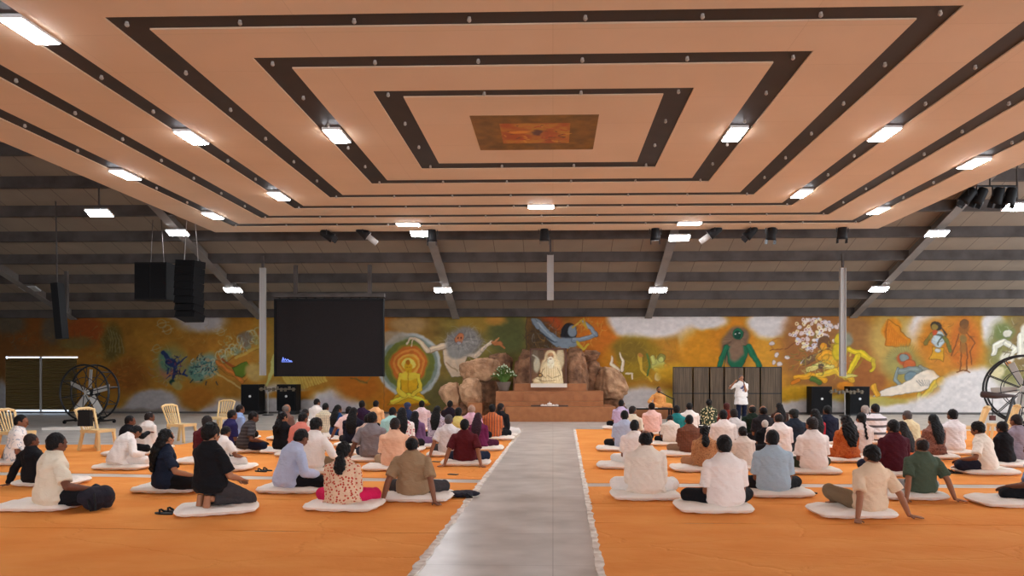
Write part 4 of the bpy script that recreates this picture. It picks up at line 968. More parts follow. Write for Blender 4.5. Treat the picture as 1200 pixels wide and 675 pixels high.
# ------------------------------------------------------------------ drum fans
def fan(px, py, d, rz, r, label, a0):
    p = P(px, py, d=d); t = thing('drum_fan', label, 'fan', (p.x, d, 0), rz); zc_ = p.z
    def circ(y, rad, w, n=40): return [(rad*math.cos(2*PI*i/n), y, zc_+rad*math.sin(2*PI*i/n)) for i in range(n+1)]
    for y in (-.22, .22):
        mb = MB().tube(circ(y, r, 0), .032, 8); mb.tube(circ(y, r*.55, 0), .012, 6)
        for i in range(10):
            a = 2*PI*i/10+.2; mb.tube([(.1*math.cos(a), y, zc_+.1*math.sin(a)), (r*math.cos(a), y, zc_+r*math.sin(a))], .015, 5)
        mb.build('guard_ring', M['blackm'], t)
    mb = MB()
    for i in range(10):
        a = 2*PI*i/10+.2; mb.tube([(r*math.cos(a), -.22, zc_+r*math.sin(a)), (r*math.cos(a), .22, zc_+r*math.sin(a))], .018, 5)
    mb.build('cage_struts', M['blackm'], t)
    MB().tube([(0, -.12, zc_), (0, .3, zc_)], [.09, .14], 14).build('motor', M['black'], t)
    for i in range(5):
        a = a0+2*PI*i/5; u = Vector((math.cos(a), 0, math.sin(a))); v = Vector((-math.sin(a), .45, math.cos(a))).normalized(); w = u.cross(v)
        c = Vector((0, 0, zc_))+u*r*.5; MB().box(c, (r*.68, .2, .012), Matrix((u, v, w)).transposed()).build('blade', M['blade'], t)
    MB().tube([(0, -.16, zc_), (0, -.1, zc_)], [.07, .1], 14).build('hub', M['blade'], t)
    mb = MB()
    for s in (-1, 1):
        mb.bar((s*.55, 0, .08), (s*.3, 0, zc_-r*.8), .06); mb.bar((s*.62, -.35, .1), (s*.62, .35, .1), .06)
    mb.bar((-.62, 0, .1), (.62, 0, .1), .06); mb.bar((-.35, .1, zc_-r*.8), (.1, .25, zc_), .05); mb.bar((.35, .1, zc_-r*.8), (-.1, .25, zc_), .05); mb.build('stand_frame', M['blackm'], t)
    for s in (-1, 1):
        for y in (-.35, .35): MB().tube([(s*.62-.02, y, .06), (s*.62+.02, y, .06)], .06, 10).build('caster', M['black'], t)
fan(105, 460, 22.4, R2(-8), .92, 'big black drum fan with pale blades near the metal shutter', 1.5)
fan(1200, 456, 20.8, R2(-42), 1.0, 'big black drum fan with pale blades at the right edge', .7)
# boom stand beside right fan
a = P(1151, 462, d=20); b = P(1190, 464, d=20)
t = thing('boom_stand', 'brown boom bar with hanging cord beside the right drum fan', 'stand', (P(1186, 470, d=20).x, 20, 0)); bl = t.location
mb = MB().tube([a-bl, (a*.6+b*.4)-bl+Vector((0, 0, -.02)), b-bl], [.1, .09, .03], 8); mb.build('boom', mat('brown_foam', srgb(58, 42, 38), .8), t, True)
c = P(1163, 467, d=20)-bl; MB().tube([c, c-Vector((0, 0, .5))], .012, 6).build('cord', M['black'], t); MB().box(c-Vector((0, 0, .56)), (.13, .1, .14)).build('weight', mat('dark_red_weight', srgb(86, 44, 40), .7), t)
MB().bar((-.25, 0, 0.02), (.05, 0, b.z), .05).build('stand_leg', M['blackm'], t); MB().bar((.28, .1, 0.02), (.03, 0, b.z), .04).build('stand_leg', M['blackm'], t); MB().bar((0, -.3, 0.02), (.03, 0, b.z-.3), .03).build('stand_leg', M['blackm'], t)

# ------------------------------------------------------------------ plastic chairs
def chair(px, py_base, rz, label, d=None):
    q = P(px, py_base, z=0) if d is None else Vector((P(px, 440, d=d).x, d, 0))
    t = thing('plastic_chair', label, 'chair', (q.x, q.y, 0), rz, 'cream plastic chairs')
    mb = MB(); mb.box((0, 0, .43), (.46, .44, .025)); mb.box((0, .22, .41), (.46, .02, .06)); mb.box((-.23, 0, .41), (.02, .44, .06)); mb.box((.23, 0, .41), (.02, .44, .06)); mb.build('seat', M['cream'], t)
    for s in (-1, 1): 
        MB().bar((s*.2, .19, .42), (s*.23, .24, 0), .05).build('leg', M['cream'], t); MB().bar((s*.19, -.19, .42), (s*.22, -.27, 0), .05).build('leg', M['cream'], t)
    mb = MB()
    for s in (-1, 1): mb.bar((s*.19, -.2, .43), (s*.24, -.34, .86), .045, .03)
    mb.tube([(-.25, -.34, .85), (-.12, -.36, .89), (.12, -.36, .89), (.25, -.34, .85)], .028, 8)
    for i in range(5):
        x = -.13+i*.065; mb.bar((x*.8, -.205, .44), (x*1.15, -.35, .87), .026, .014)
    mb.build('backrest', M['cream'], t)
    return t
chair(115, 527, R2(-100), 'cream plastic chair with a black case hung on its back, before the left drum fan')
chair(213, 518, R2(-100), 'empty cream plastic chair facing the steps behind the man in a white kurta')
chair(257, 507, R2(170), 'cream plastic chair showing its slatted back left of the dark floor loudspeaker')
chair(20, 530, R2(-100), 'cream plastic chair behind the leaning man at the left edge')
chair(1136, 522, R2(70), 'cream plastic chair beside the man in a plain white shirt')
chair(1172, 518, R2(70), 'cream plastic chair near the foot of the right drum fan')
p = P(100, 440, d=14.15); tag(MB().box((p.x, 14.15, .70), (.27, .1, .34), None, 0, .94).build('black_case', M['black']), 'black case hanging on the plastic chair before the left drum fan', 'case')
p = P(78, 503, z=0); tag(MB().box((p.x, p.y, .03), (1.1, .5, .06), Matrix.Rotation(.15, 3, 'Z')).build('folded_mat', M['cushion']), 'white folded mat lying on the grey floor near the left fan', 'mat')
# ------------------------------------------------------------------ people: every body part is lofted, fused by a voxel remesh into one surface
def remesh(mb, voxel, smooth_it=4, amp=0., freq=20., seed=0, sfac=.5):
    me = mb.mesh('tmp', []) if False else bpy.data.meshes.new('tmp')
    me.from_pydata(mb.v, [], mb.f); me.update()
    o = bpy.data.objects.new('tmp', me); COL.objects.link(o)
    m = o.modifiers.new('r', 'REMESH'); m.mode = 'VOXEL'; m.voxel_size = voxel; m.use_smooth_shade = True
    if smooth_it: s = o.modifiers.new('s', 'SMOOTH'); s.factor = sfac; s.iterations = smooth_it
    dg = bpy.context.evaluated_depsgraph_get(); dg.update()
    r = bpy.data.meshes.new_from_object(o.evaluated_get(dg))
    bpy.data.objects.remove(o); bpy.data.meshes.remove(me)
    n = len(r.vertices); c = np.empty(n*3); r.vertices.foreach_get('co', c); c = c.reshape(-1, 3)
    if amp:
        nn = np.empty(n*3); r.vertices.foreach_get('normal', nn); nn = nn.reshape(-1, 3)
        f = freq
        w = np.sin(c[:, 0]*f+seed+2.*np.sin(c[:, 2]*f*.7+seed))*np.sin(c[:, 2]*f*.9+1.7*np.sin(c[:, 1]*f*.8+seed*2)+c[:, 0]*f*.4)+.5*np.sin(c[:, 0]*f*2.1+c[:, 2]*f*1.7+seed)*np.sin(c[:, 1]*f*2.3-c[:, 2]*f*1.1)
        c += nn*(w*amp)[:, None]; r.vertices.foreach_set('co', c.ravel())
    r.polygons.foreach_set('use_smooth', np.ones(len(r.polygons), bool)); r.update()
    return r, c

def ik(S, T, l1, l2, pole):
    D = T-S; L = min(D.length, (l1+l2)*.995); d = D.normalized(); T2 = S+d*L
    a = (l1*l1-l2*l2+L*L)/(2*L); h = math.sqrt(max(l1*l1-a*a, 1e-6))
    pv = (pole-d*pole.dot(d)).normalized(); return S+d*a+pv*h, T2

class Rig: pass
def rig(pose, arms, lean, sex, hy=0., hp=0.):
    r = Rig(); V = Vector; g = .93 if sex == 'f' else 1.
    r.pose = pose; r.sex = sex; r.g = g
    B = V((0, 0, .27 if pose == 'kneel' else .93 if pose == 'stand' else .09)); r.B = B
    def ang(s): return math.radians(lean)*(.35+.75*min(max(s, 0)/.45, 1.2))
    def spine(s):
        p = B.copy(); n = 16
        if s <= 0: return p+V((0, math.sin(ang(0))*s, math.cos(ang(0))*s))
        for i in range(n):
            a = ang(s*(i+.5)/n); p += V((0, math.sin(a), math.cos(a)))*(s/n)
        return p
    r.sp = spine; r.ang = ang
    neck = spine(.458); ha = ang(.5)*.55+math.radians(hp); r.neck = neck
    r.HR = Matrix.Rotation(-math.radians(hy), 3, 'Z') @ Matrix.Rotation(-ha, 3, 'X')
    r.H = neck+V((0, math.sin(ha)*.11+.015, .105*math.cos(ha))); r.hp = lambda x, y, z: r.H+r.HR @ V((x, y, z))
    sh = spine(.358); r.S = {s: V((s*.190*g, sh.y, sh.z)) for s in (-1, 1)}
    A = {'knees': (.30, .28, .17), 'lap': (.05, .24, .14), 'back': (.33, -.22, -.035), 'fwd': (.12, .34, .26), 'shin': (.12, .38, .12), 'hidden': (.1, .26, .16), 'backwide': (.40, -.16, -.035)}
    two = arms if isinstance(arms, tuple) else (arms, arms)
    r.W = {}; r.E = {}; r.hand = {}
    for s, k in zip((-1, 1), two):
        if isinstance(k, tuple): T = V(k)
        else: T = V((A[k][0]*s, A[k][1], A[k][2]))
        if isinstance(k, str) and k not in ('back', 'backwide') and pose == 'kneel': T = V((s*.1, .32, .30))
        back = k in ('back', 'backwide')
        pole = V((s*.4, -.5, -.2)) if not back else V((s*.25, -1, 0))
        if pose == 'stand': pole = V((s*.6, -.6, -.8))
        E_, W_ = ik(r.S[s], T, .285*g, .255*g, pole); r.E[s], r.W[s] = E_, W_
        r.hand[s] = ('floor', V((s*.55, -.75, -.06)).normalized(), V((0, 0, -1))) if back else ('rest', ((W_-E_).normalized()*.75+V((-s*.25, .3, -.25))).normalized(), V((s*.15, -.1, -1)).normalized())
        if pose == 'stand': r.hand[s] = ('grip', V((-s*.3, .4, .75)).normalized(), V((-s, .1, .1)).normalized())
    hz = B.z; r.Hp = {s: V((s*.085, .02, hz)) for s in (-1, 1)}
    if pose == 'cross': K = {s: V((s*.335, .27, .085)) for s in (-1, 1)}; An = {1: V((-.04, .37, .04)), -1: V((.05, .29, .075))}; F = {1: V((-.22, .39, .03)), -1: V((.22, .33, .05))}
    elif pose == 'kneel': K = {s: V((s*.14, .40, .06)) for s in (-1, 1)}; An = {s: V((s*.065, -.02, .12)) for s in (-1, 1)}; F = {s: V((s*.06, -.07, .02)) for s in (-1, 1)}
    elif pose == 'loose': K = {-1: V((-.30, .33, .20)), 1: V((.30, .33, .10))}; An = {-1: V((-.05, .50, .04)), 1: V((-.02, .42, .06))}; F = {-1: V((.08, .60, .02)), 1: V((-.2, .46, .03))}
    elif pose == 'side': K = {-1: V((-.06, .42, .12)), 1: V((.36, .24, .10))}; An = {-1: V((.22, .52, .04)), 1: V((.02, .36, .04))}; F = {-1: V((.34, .60, .02)), 1: V((-.12, .40, .02))}
    else: K = {s: V((s*.10, .03, .49)) for s in (-1, 1)}; An = {s: V((s*.10, -.01, .085)) for s in (-1, 1)}; F = {s: V((s*.14, .17, .03)) for s in (-1, 1)}
    r.K, r.A, r.F = K, An, F
    return r

def torso_rings(r, add=0., lo=-.08, hi=.535, hem=0.):
    f = r.sex == 'f'; g = r.g
    T = [(-.08, .14, .105), (-.02, .19, .14), (.06, .184, .134), (.15, .152 if f else .168, .114), (.24, .150 if f else .172, .114), (.31, .170*g if f else .190, .122), (.36, .202*g, .116), (.395, .180*g, .102), (.425, .142*g, .090), (.45, .106*g, .078), (.475, .074, .066), (.50, .058, .058), (.54, .054, .056)]
    pts, rad = [], []
    for s, rx_, ry_ in T:
        if s < lo or s > hi: continue
        k = add+(hem if s < .2 else 0)
        pts.append(r.sp(s)); rad.append((rx_+k, ry_+k))
    return pts, rad

def make_hand(mb, W_, d, nrm, s, kind):
    lat = d.cross(nrm).normalized()*(-s); nrm = lat.cross(d).normalized()*(1 if lat.cross(d).dot(nrm) > 0 else -1)
    # palm
    mb.tube([W_-d*.01, W_+d*.03, W_+d*.065, W_+d*.092], [(.024, .018), (.034, .016), (.041, .014), (.038, .012)], 12, lat=lat)
    curl = {'floor': .04, 'rest': .45, 'grip': 1.0}[kind]
    for i, (o, L_) in enumerate(((.030, .064), (.010, .074), (-.010, .068), (-.029, .054))):
        b = W_+d*.085+lat*o; a = 0.; p = b; pts = [b-d*.015, b]
        for j in range(3):
            a += curl*(.5 if j == 0 else .8); dd = (d*math.cos(a)+nrm*math.sin(a)+lat*o*(2.2 if kind == 'floor' else .6)).normalized(); p = p+dd*L_*(.44, .32, .26)[j]; pts.append(p)
        mb.tube(pts, [.009, .0092, .0088, .0082, .0068], 8)
    b = W_+d*.025+lat*.028; td = (lat*.75+d*.7+nrm*.25).normalized()
    mb.tube([b-lat*.01, b+td*.03, b+td*.03+(td+d*.6).normalized()*.032], [.013, .0115, .009], 8)

def body_mesh(r, voxel):
    mb = MB(); V = Vector; g = r.g
    mb.tube(*torso_rings(r, -.014), seg=20, lat=(1, 0, 0))
    for s in (-1, 1):
        S_, E_, W_ = r.S[s], r.E[s], r.W[s]
        mb.ell(S_, .052*g); mb.tube([S_, S_.lerp(E_, .5), E_], [.05*g, .045*g, .038*g], 12); mb.ell(E_, .039*g)
        mb.tube([E_, E_.lerp(W_, .35), W_], [.038*g, .038*g, .024], 12); make_hand(mb, W_, r.hand[s][1], r.hand[s][2], s, r.hand[s][0])
        H_, K, A = r.Hp[s], r.K[s], r.A[s]
        mb.tube([H_, K], [.078, .052], 14); mb.ell(K, .053); mb.tube([K, K.lerp(A, .35), A], [.05, .05, .032], 12); mb.ell(A, .036)
        fd_ = (r.F[s]-A); L = fd_.length; fdn = fd_.normalized()
        heel = A-fdn*.03+V((0, 0, -.012)) if r.pose != 'kneel' else A+V((0, -.05, .045))
        toe = r.F[s] if r.pose != 'kneel' else V((s*.062, -.085, .018))
        mb.tube([heel, heel.lerp(toe, .5), heel.lerp(toe, .85), toe+(toe-heel).normalized()*.02], [.033, .036, .042, .022] if r.pose == 'kneel' else [(.032, .03), (.036, .03), (.043, .02), (.03, .012)], 12)
        for k in range(5 if voxel < .009 else 0):
            q = toe+V(((k-2)*.016, 0, 0) if abs((toe-heel).normalized().x) < .7 else (0, (k-2)*.016, 0)); mb.ell(q+(toe-heel).normalized()*.025, .010, seg=8, rings=6)
    h = r.hp; HR = r.HR
    mb.ell(h(0, -.008, .02), (.076, .094, .094), HR, 24, 16); mb.ell(h(0, .02, -.035), (.058, .066, .075), HR, 20, 14)
    mb.ell(h(0, .044, -.088), (.026, .024, .022), HR)                       # chin
    mb.tube([h(0, .080, .02), h(0, .094, -.010), h(0, .100, -.024), h(0, .084, -.032)], [.008, .010, .013, .011], 8)   # nose
    mb.tube([h(-.022, .078, -.056), h(0, .088, -.054), h(.022, .078, -.056)], [.007, .010, .007], 8)     # lips
    mb.tube([h(-.04, .078, .025), h(0, .088, .024), h(.04, .078, .025)], [.009, .008, .009], 8)    # brow
    for s in (-1, 1):
        mb.ell(h(s*.034, .064, -.02), (.022, .02, .02), HR); mb.ell(h(s*.077, -.006, -.008), (.010, .019, .031), HR)
    mb.tube([r.sp(.42), r.sp(.46), h(0, -.022, -.05)], [.066, .058, .057], 14)
    me, c = remesh(mb, voxel, 2)
    return me

def shirt_mesh(r, sleeve, fit, voxel, seed, long=False):
    mb = MB(); V = Vector
    pts, rad = torso_rings(r, .010+fit*.5, lo=-.09 if not (long or sleeve == 'kurta') else -.09, hi=.5, hem=fit)
    rad[-1] = (rad[-1][0]+.003, rad[-1][1]+.003)
    mb.tube(pts, rad, 26, lat=(1, 0, 0))
    if r.pose == 'stand': mb.tube([r.B+V((0, 0, -.30)), r.B+V((0, 0, -.1)), r.B+V((0, 0, .1))], [(.24, .19), (.21, .16), (.19, .14)], 24, lat=(1, 0, 0))
    elif sleeve == 'kurta' or long: mb.tube([r.B+V((0, .0, -.085)), r.B+V((0, .03, -.03)), r.B+V((0, .02, .08))], [(.25, .20), (.23, .19), (.18, .14)], 24, lat=(1, 0, 0))
    g = r.g
    for s in (-1, 1):
        S_, E_, W_ = r.S[s], r.E[s], r.W[s]; mb.ell(S_+V((-s*.004, 0, -.004)), (.066*g, .068*g, .066*g))
        if sleeve == 'short': e = S_.lerp(E_, .80); mb.tube([S_.lerp(E_, .12), S_.lerp(E_, .45), e], [.064*g, .070*g, .076*g], 16)
        else:
            mb.tube([S_.lerp(E_, .1), S_.lerp(E_, .5), E_], [.064*g, .066*g, .062*g], 16); mb.ell(E_, .062*g)
            mb.tube([E_, E_.lerp(W_, .5), E_.lerp(W_, .93)], [.061*g, .056*g, .045*g], 14)
    me, c = remesh(mb, voxel, 7, amp=.0058, freq=25, seed=seed)
    return me

def trouser_mesh(r, wide, voxel, seed):
    mb = MB(); V = Vector; w = wide
    pts, rad = torso_rings(r, .004+w*.2, lo=-.09, hi=.1); mb.tube(pts, rad, 22, lat=(1, 0, 0))
    for s in (-1, 1):
        H_, K, A = r.Hp[s], r.K[s], r.A[s]; mb.ell(H_+V((s*.015, 0, 0)), .10+w*.3)
        mb.tube([H_, H_.lerp(K, .5), K], [.098+w*.5, .086+w, .070+w], 16); mb.ell(K, .071+w)
        mb.tube([K, K.lerp(A, .4), K.lerp(A, .94)], [.069+w, .066+w, .052+w*1.2], 14)
    if r.pose != 'stand':     # cloth rests on the cushion
        for k in range(0): pass
    me, c = remesh(mb, voxel, 3, amp=.005, freq=22, seed=seed)
    return me

def hair_mesh(r, kind, voxel, seed):
    mb = MB(); h = r.hp; HR = r.HR; V = Vector; amp, fr = .003, 70
    if kind == 'short': mb.ell(h(0, -.022, .028), (.083, .094, .100), HR, 24, 16); mb.ell(h(0, -.055, -.025), (.062, .050, .055), HR)
    elif kind == 'curly': mb.ell(h(0, -.020, .036), (.092, .100, .104), HR, 24, 16); mb.ell(h(0, -.055, -.02), (.066, .054, .058), HR); amp, fr = .006, 60
    elif kind == 'bald':
        mb.ell(h(0, -.030, .008), (.083, .090, .087), HR, 24, 16); mb.ell(h(0, -.06, -.03), (.055, .045, .045), HR)
    elif kind == 'cap': mb.ell(h(0, -.010, .045), (.094, .108, .078), HR, 24, 16); mb.ell(h(0, -.055, -.02), (.064, .05, .058), HR)
    else:
        mb.ell(h(0, -.018, .028), (.085, .097, .101), HR, 24, 16); mb.ell(h(0, -.055, -.025), (.068, .052, .062), HR); amp = .004
        nk = r.sp(.46); bk = r.sp(.32)+V((0, -.135, 0)); lo = r.sp(.14)+V((0, -.16, 0))
        if kind in ('long', 'longcurly'):
            k = 1.25 if kind == 'longcurly' else 1.
            mb.tube([h(0, -.05, .03), h(0, -.075, -.05), nk+V((0, -.085, .0)), bk, lo], [(.082, .06), (.095*k, .055), (.115*k, .05), (.12*k, .04), (.06, .022)], 18, lat=(1, 0, 0))
            if kind == 'longcurly': amp, fr = .010, 46
            else: amp, fr = .004, 60
        elif kind in ('pony', 'braid'):
            t0 = h(0, -.098, .0); lo2 = r.sp(.22)+V((0, -.16, 0))
            if kind == 'pony': mb.tube([h(0, -.08, .0), t0+V((0, -.02, -.03)), nk+V((0, -.115, -.0)), r.sp(.38)+V((0, -.15, 0)), r.sp(.30)+V((0, -.155, 0))], [.030, .034, .066, .072, .03], 14, lat=(1, 0, 0)); amp, fr = .009, 50
            else:
                n = 9
                for i in range(n): p = (h(0, -.09, -.04)).lerp(lo2, i/(n-1)); mb.ell(p+V((.006*(-1)**i, 0, 0)), (.032-.0015*i, .024, .036))
        elif kind == 'bun': mb.ell(h(0, -.115, .0), (.042, .036, .042), HR)
    me, c = remesh(mb, voxel, 2, amp=amp, freq=fr, seed=seed)
    # clear the face: drop hair that would hang in front of it
    if True:
        import bmesh as bmm
        b = bmm.new(); b.from_mesh(me); inv = HR.transposed(); dead = []
        for v in b.verts:
            q = inv @ (v.co-r.H)
            if q.y > .052 and q.z < .055 and kind != 'cap': dead.append(v)
            elif q.y > .01 and q.z < -.03: dead.append(v)
        bmm.ops.delete(b, geom=dead, context='VERTS'); b.to_mesh(me); b.free()
    return me

_cache = {}
def cached(key, fn):
    if key not in _cache:
        me = fn(); _cache[key] = me
    return _cache[key]
def topz(me):
    if 'tz' not in me: 
        c = np.empty(len(me.vertices)*3); me.vertices.foreach_get('co', c); me['tz'] = float(c.reshape(-1, 3)[:, 2].max())
    return me['tz']

SK = [srgb(150, 98, 68), srgb(128, 80, 54), srgb(108, 66, 46), srgb(170, 116, 84)]
HB = srgb(9, 7, 8); HG = srgb(104, 98, 94); HD = srgb(34, 26, 24)

def link_child(nm, me, m, parent, col, fl=None):
    if not me.materials: me.materials.append(m)
    o = bpy.data.objects.new(nm, me); COL.objects.link(o); o.parent = parent; o.color = (*col, 1)
    if o.material_slots and o.material_slots[0].material != m:
        o.material_slots[0].link = 'OBJECT'; o.material_slots[0].material = m
    return o

cushion_me = []
def mk_cushion(seed):
    rr = random.Random(seed); nx, ny = 34, 26; vs = []
    a, b, h = .45, .31, .05
    for side in (1, -1):
        for j in range(ny+1):
            for i in range(nx+1):
                u = -1+2*i/nx; v = -1+2*j/ny
                k = (1-abs(u)**6)*(1-abs(v)**6); k = max(k, 0)**.36
                sq = 1-.10*(abs(u*v))**3
                x = a*u*(1-.0*abs(u))*sq; y = b*v*(1-.0*abs(v))*sq
                wv = .006*math.sin(u*7+seed)*math.sin(v*6+seed*2)+.004*math.sin(u*15+v*9+seed)
                z = h+side*(h*k*(.86+.14*math.cos(u*1.5))+wv*k)
                if side < 0: z = max(z, .0)
                vs.append((x, y, z))
    fs = []; n = (nx+1)*(ny+1)
    for s in (0, 1):
        for j in range(ny):
            for i in range(nx):
                q = (s*n+j*(nx+1)+i, s*n+j*(nx+1)+i+1, s*n+(j+1)*(nx+1)+i+1, s*n+(j+1)*(nx+1)+i)
                fs.append(q if s == 0 else q[::-1])
    me = MB().add(vs, fs).mesh('cushion', M['cushion'], True); return me
CUSH = [mk_cushion(s) for s in (1, 2, 3)]
CT = .078    # top of a pressed cushion

def person_now(x, ht, by, yaw, pose, arms, lean, sex, hair, hc, shirt, pants, label, cush=(0, 0), cyaw=0., hy=0., hp=6., sk=0, clabel=None, d=None, smin=.86, smax=1.2, wide=.012, fine=False, fit=.012, x_off=0):
    """shirt = (sleeve, colour, pattern, second colour, scale)"""
    vox = .0072 if fine else .0105
    sl = shirt[0]; pk = (pose, arms, lean, sex, hy, hp)
    r = rig(*pk)
    bm_ = cached(('b', pk, fine), lambda: body_mesh(r, vox))
    hm = cached(('h', pk, hair, fine), lambda: hair_mesh(r, hair, vox, 1.3))
    sm = cached(('s', pk, sl, fit, fine), lambda: shirt_mesh(r, sl, fit, vox*1.15, 2.1))
    tm = cached(('t', pose, lean, sex, wide, fine), lambda: trouser_mesh(r, wide, vox*1.15, .7))
    top = max(topz(hm), topz(bm_))
    if d is None:
        d = 800*(EYE-CT)/(by-HY)+.13 if by else 800*(EYE-CT-top*.97)/(ht-HY)
    ztop = EYE-(ht-HY)*d/800; sc = min(max((ztop-CT)/top, smin), smax)
    loc = P(x, HY, d=d); loc.z = CT-.008
    o = bpy.data.objects.new('person', bm_); COL.objects.link(o)
    if not bm_.materials: bm_.materials.append(M_SKIN)
    o.color = (*SK[sk % 4], 1); o.location = loc; o.rotation_euler = (0, 0, -math.radians(yaw)); o.scale = (sc, sc, sc)
    tag(o, label, 'person')
    pat = cloth(*(shirt[2:] if len(shirt) > 2 else ()))
    link_child('shirt' if sl != 'kurta' else 'kurta', sm, pat, o, shirt[1]); link_child('trousers', tm, cloth(), o, pants); link_child('hair', hm, M_HAIR, o, hc)
    if cush is not None:
        a = random.uniform(-4, 4)+cyaw; c = bpy.data.objects.new('floor_cushion', random.choice(CUSH)); COL.objects.link(c)
        ca = math.radians(yaw); fw = Vector((math.sin(ca), math.cos(ca), 0)); rt = Vector((math.cos(ca), -math.sin(ca), 0))
        c.location = Vector((loc.x+cush[0], loc.y+.12+cush[1], .007)); c.rotation_euler = (0, 0, math.radians(a))
        cl = clabel or ('white cushion under the '+label)
        if len(cl.replace('-', ' ').split()) > 16: print('LONG', cl)
        tag(c, cl, 'cushion', 'white floor cushions')
    return o

QUEUE = []
def person(*a, **k): QUEUE.append((a, k))
def flush_people():
    E = []
    for a, k in QUEUE:
        x, ht, by = a[:3]; pk = (a[4], a[5], a[6], a[7], k.get('hy', 0), k.get('hp', 6)); r = rig(*pk)
        top = r.H.z+.115
        fixed = by is not None or 'd' in k
        d = k['d'] if 'd' in k else (800*(EYE-CT)/(by-HY)+.13 if by else 800*(EYE-CT-top*1.06)/(ht-HY))
        E.append([x, d, .08 if fixed else 1., d, a, k])
    for it in range(400):
        moved = 0
        for i in range(len(E)):
            for j in range(i+1, len(E)):
                A, B = E[i], E[j]
                dx = abs((A[0]-648)*A[1]-(B[0]-648)*B[1])/800; dy = B[1]-A[1]
                need = .74*math.sqrt(max(0, 1-(dx/.74)**2))
                if abs(dy) < need-.01:
                    g = (need-abs(dy))*.5; sgn = 1 if dy >= 0 else -1; w = A[2]+B[2]
                    A[1] -= sgn*g*A[2]/w; B[1] += sgn*g*B[2]/w; moved += 1
        for e in E: e[1] = min(e[1], 20.7)
        if not moved: break
    for e in E:
        k = dict(e[5]); k['d'] = e[1]
        if abs(e[1]-e[3]) > 1.2: print('SHIFT', round(e[1]-e[3], 2), e[4][12])
        person_now(*e[4], **k)
WH = srgb(240, 234, 228); CR = srgb(234, 224, 202); NAVY = srgb(34, 38, 58); BK = srgb(22, 22, 26); CH = srgb(62, 58, 60); LB = srgb(178, 190, 214); GY = srgb(132, 126, 130)
KH = srgb(128, 108, 84); MAR = srgb(88, 28, 36); PI_ = srgb(236, 206, 200); BE = srgb(168, 138, 108); DB = srgb(28, 34, 52); PK = srgb(214, 126, 110)
def S_(sl, col, *pat): return (sl, col)+pat
s, l, k_ = 'short', 'long', 'kurta'
# ---- left side, nearest first
person(60, 507, 596, 38, 'cross', ('hidden', 'knees'), 4, 'm', 'short', HB, S_(s, CR), BK, 'man in a cream shirt and black trousers beside a black bag', (-.18, 0), 4, hy=-12, fine=True, sk=2, clabel='white floor cushion under the cream shirted man beside the black bag')
person(246, 494, 600, 30, 'kneel', 'fwd', -2, 'm', 'curly', HB, S_(s, BK), CH, 'kneeling man in a black polo shirt with bare soles showing', (0.02, .02), 24, hy=-6, hp=10, fine=True, sk=3, clabel='white floor cushion set askew under the kneeling man in black', smax=1.2)
person(401, 517, 594, 0, 'cross', 'lap', 6, 'f', 'pony', HB, S_(k_, srgb(222, 190, 160), 'floral', srgb(186, 70, 52), 1.), srgb(206, 30, 84), 'woman in a floral tunic with a ponytail and magenta trousers', (0, 0), -2, fine=True, sk=1, clabel='white floor cushion under the woman in the floral tunic', wide=.016)
person(194, 502, 575, 50, 'cross', ('hidden', 'knees'), -3, 'f', 'longcurly', HB, S_(s, srgb(30, 38, 56)), BK, 'woman with long black curls in a dark navy t-shirt', (-.02, .05), 5, hy=-22, hp=10, fine=True, sk=3, clabel='white floor cushion under the woman with long black curls')
person(336, 503, 574, 42, 'cross', ('hidden', 'knees'), 22, 'm', 'short', HB, S_(l, srgb(186, 196, 222)), BK, 'stooping man in a pale blue long sleeved shirt', (.05, 0), 0, hy=-8, hp=18, fine=True, sk=2, clabel='white floor cushion under the stooping man in pale blue')
person(484, 510, 583, 3, 'cross', 'back', -9, 'm', 'bald', HB, S_(s, srgb(156, 128, 98)), CH, 'man in a tan t-shirt leaning back on both hands', (.05, 0), 0, hp=14, fine=True, sk=1, clabel='white floor cushion under the man in the tan t-shirt')
person(40, 508, 577, 30, 'cross', ('back', 'knees'), -8, 'm', 'short', HD, S_(l, BK), srgb(150, 140, 130), 'person in black leaning on one arm behind the cream shirted man', (.1, .1), 0, sk=2, d=9.6)
person(18, 486, 543, 55, 'cross', ('back', 'lap'), 8, 'm', 'short', HB, S_(s, WH, 'print', srgb(170, 180, 190), .4), BK, 'man in a white printed t-shirt at the left edge', (0, 0), 0, hy=15, sk=1)
person(138, 500, 548, 28, 'cross', ('lap', 'knees'), 36, 'm', 'short', HB, S_(k_, WH), WH, 'man in a white kurta bowed forward, head hidden', (.05, 0), 0, hp=34, sk=1, fine=True)
person(147, 487, 532, 35, 'cross', ('lap', (.30, .34, .42)), 10, 'm', 'short', HB, S_(l, BK), BK, 'man in black with raised hand behind the bowed white kurta', (0, 0), 0, hy=20, sk=2)
person(171, 483, 526, 20, 'cross', 'lap', 10, 'm', 'short', HD, S_(k_, WH), WH, 'man in a white kurta seated before an empty cream chair', (0, 0), 0, hy=25, sk=2)
person(240, 487, 541, 15, 'cross', 'lap', 6, 'm', 'short', HD, S_(l, MAR), BK, 'person in a maroon long sleeved top behind the kneeling man', (-.1, 0), 0, sk=1)
person(256, 500, 549, 20, 'cross', 'knees', 18, 'm', 'short', HB, S_(s, WH), WH, 'person in white mostly hidden by the kneeling man in black', (.1, 0), 0, hp=20, sk=1)
person(287, 482, 528, 55, 'cross', ('hidden', 'knees'), 20, 'm', 'short', HB, S_(s, CH, 'stripe_h', srgb(84, 80, 80), 1.5), NAVY, 'stooping man in a dark striped t-shirt and jeans', (.03, 0), 4, hp=6, sk=2, fine=True)
person(268, 480, None, 40, 'cross', 'lap', 8, 'm', 'short', HB, S_(s, srgb(44, 40, 86)), BK, 'person in an indigo shirt beside the stooping man in dark stripes', sk=1)
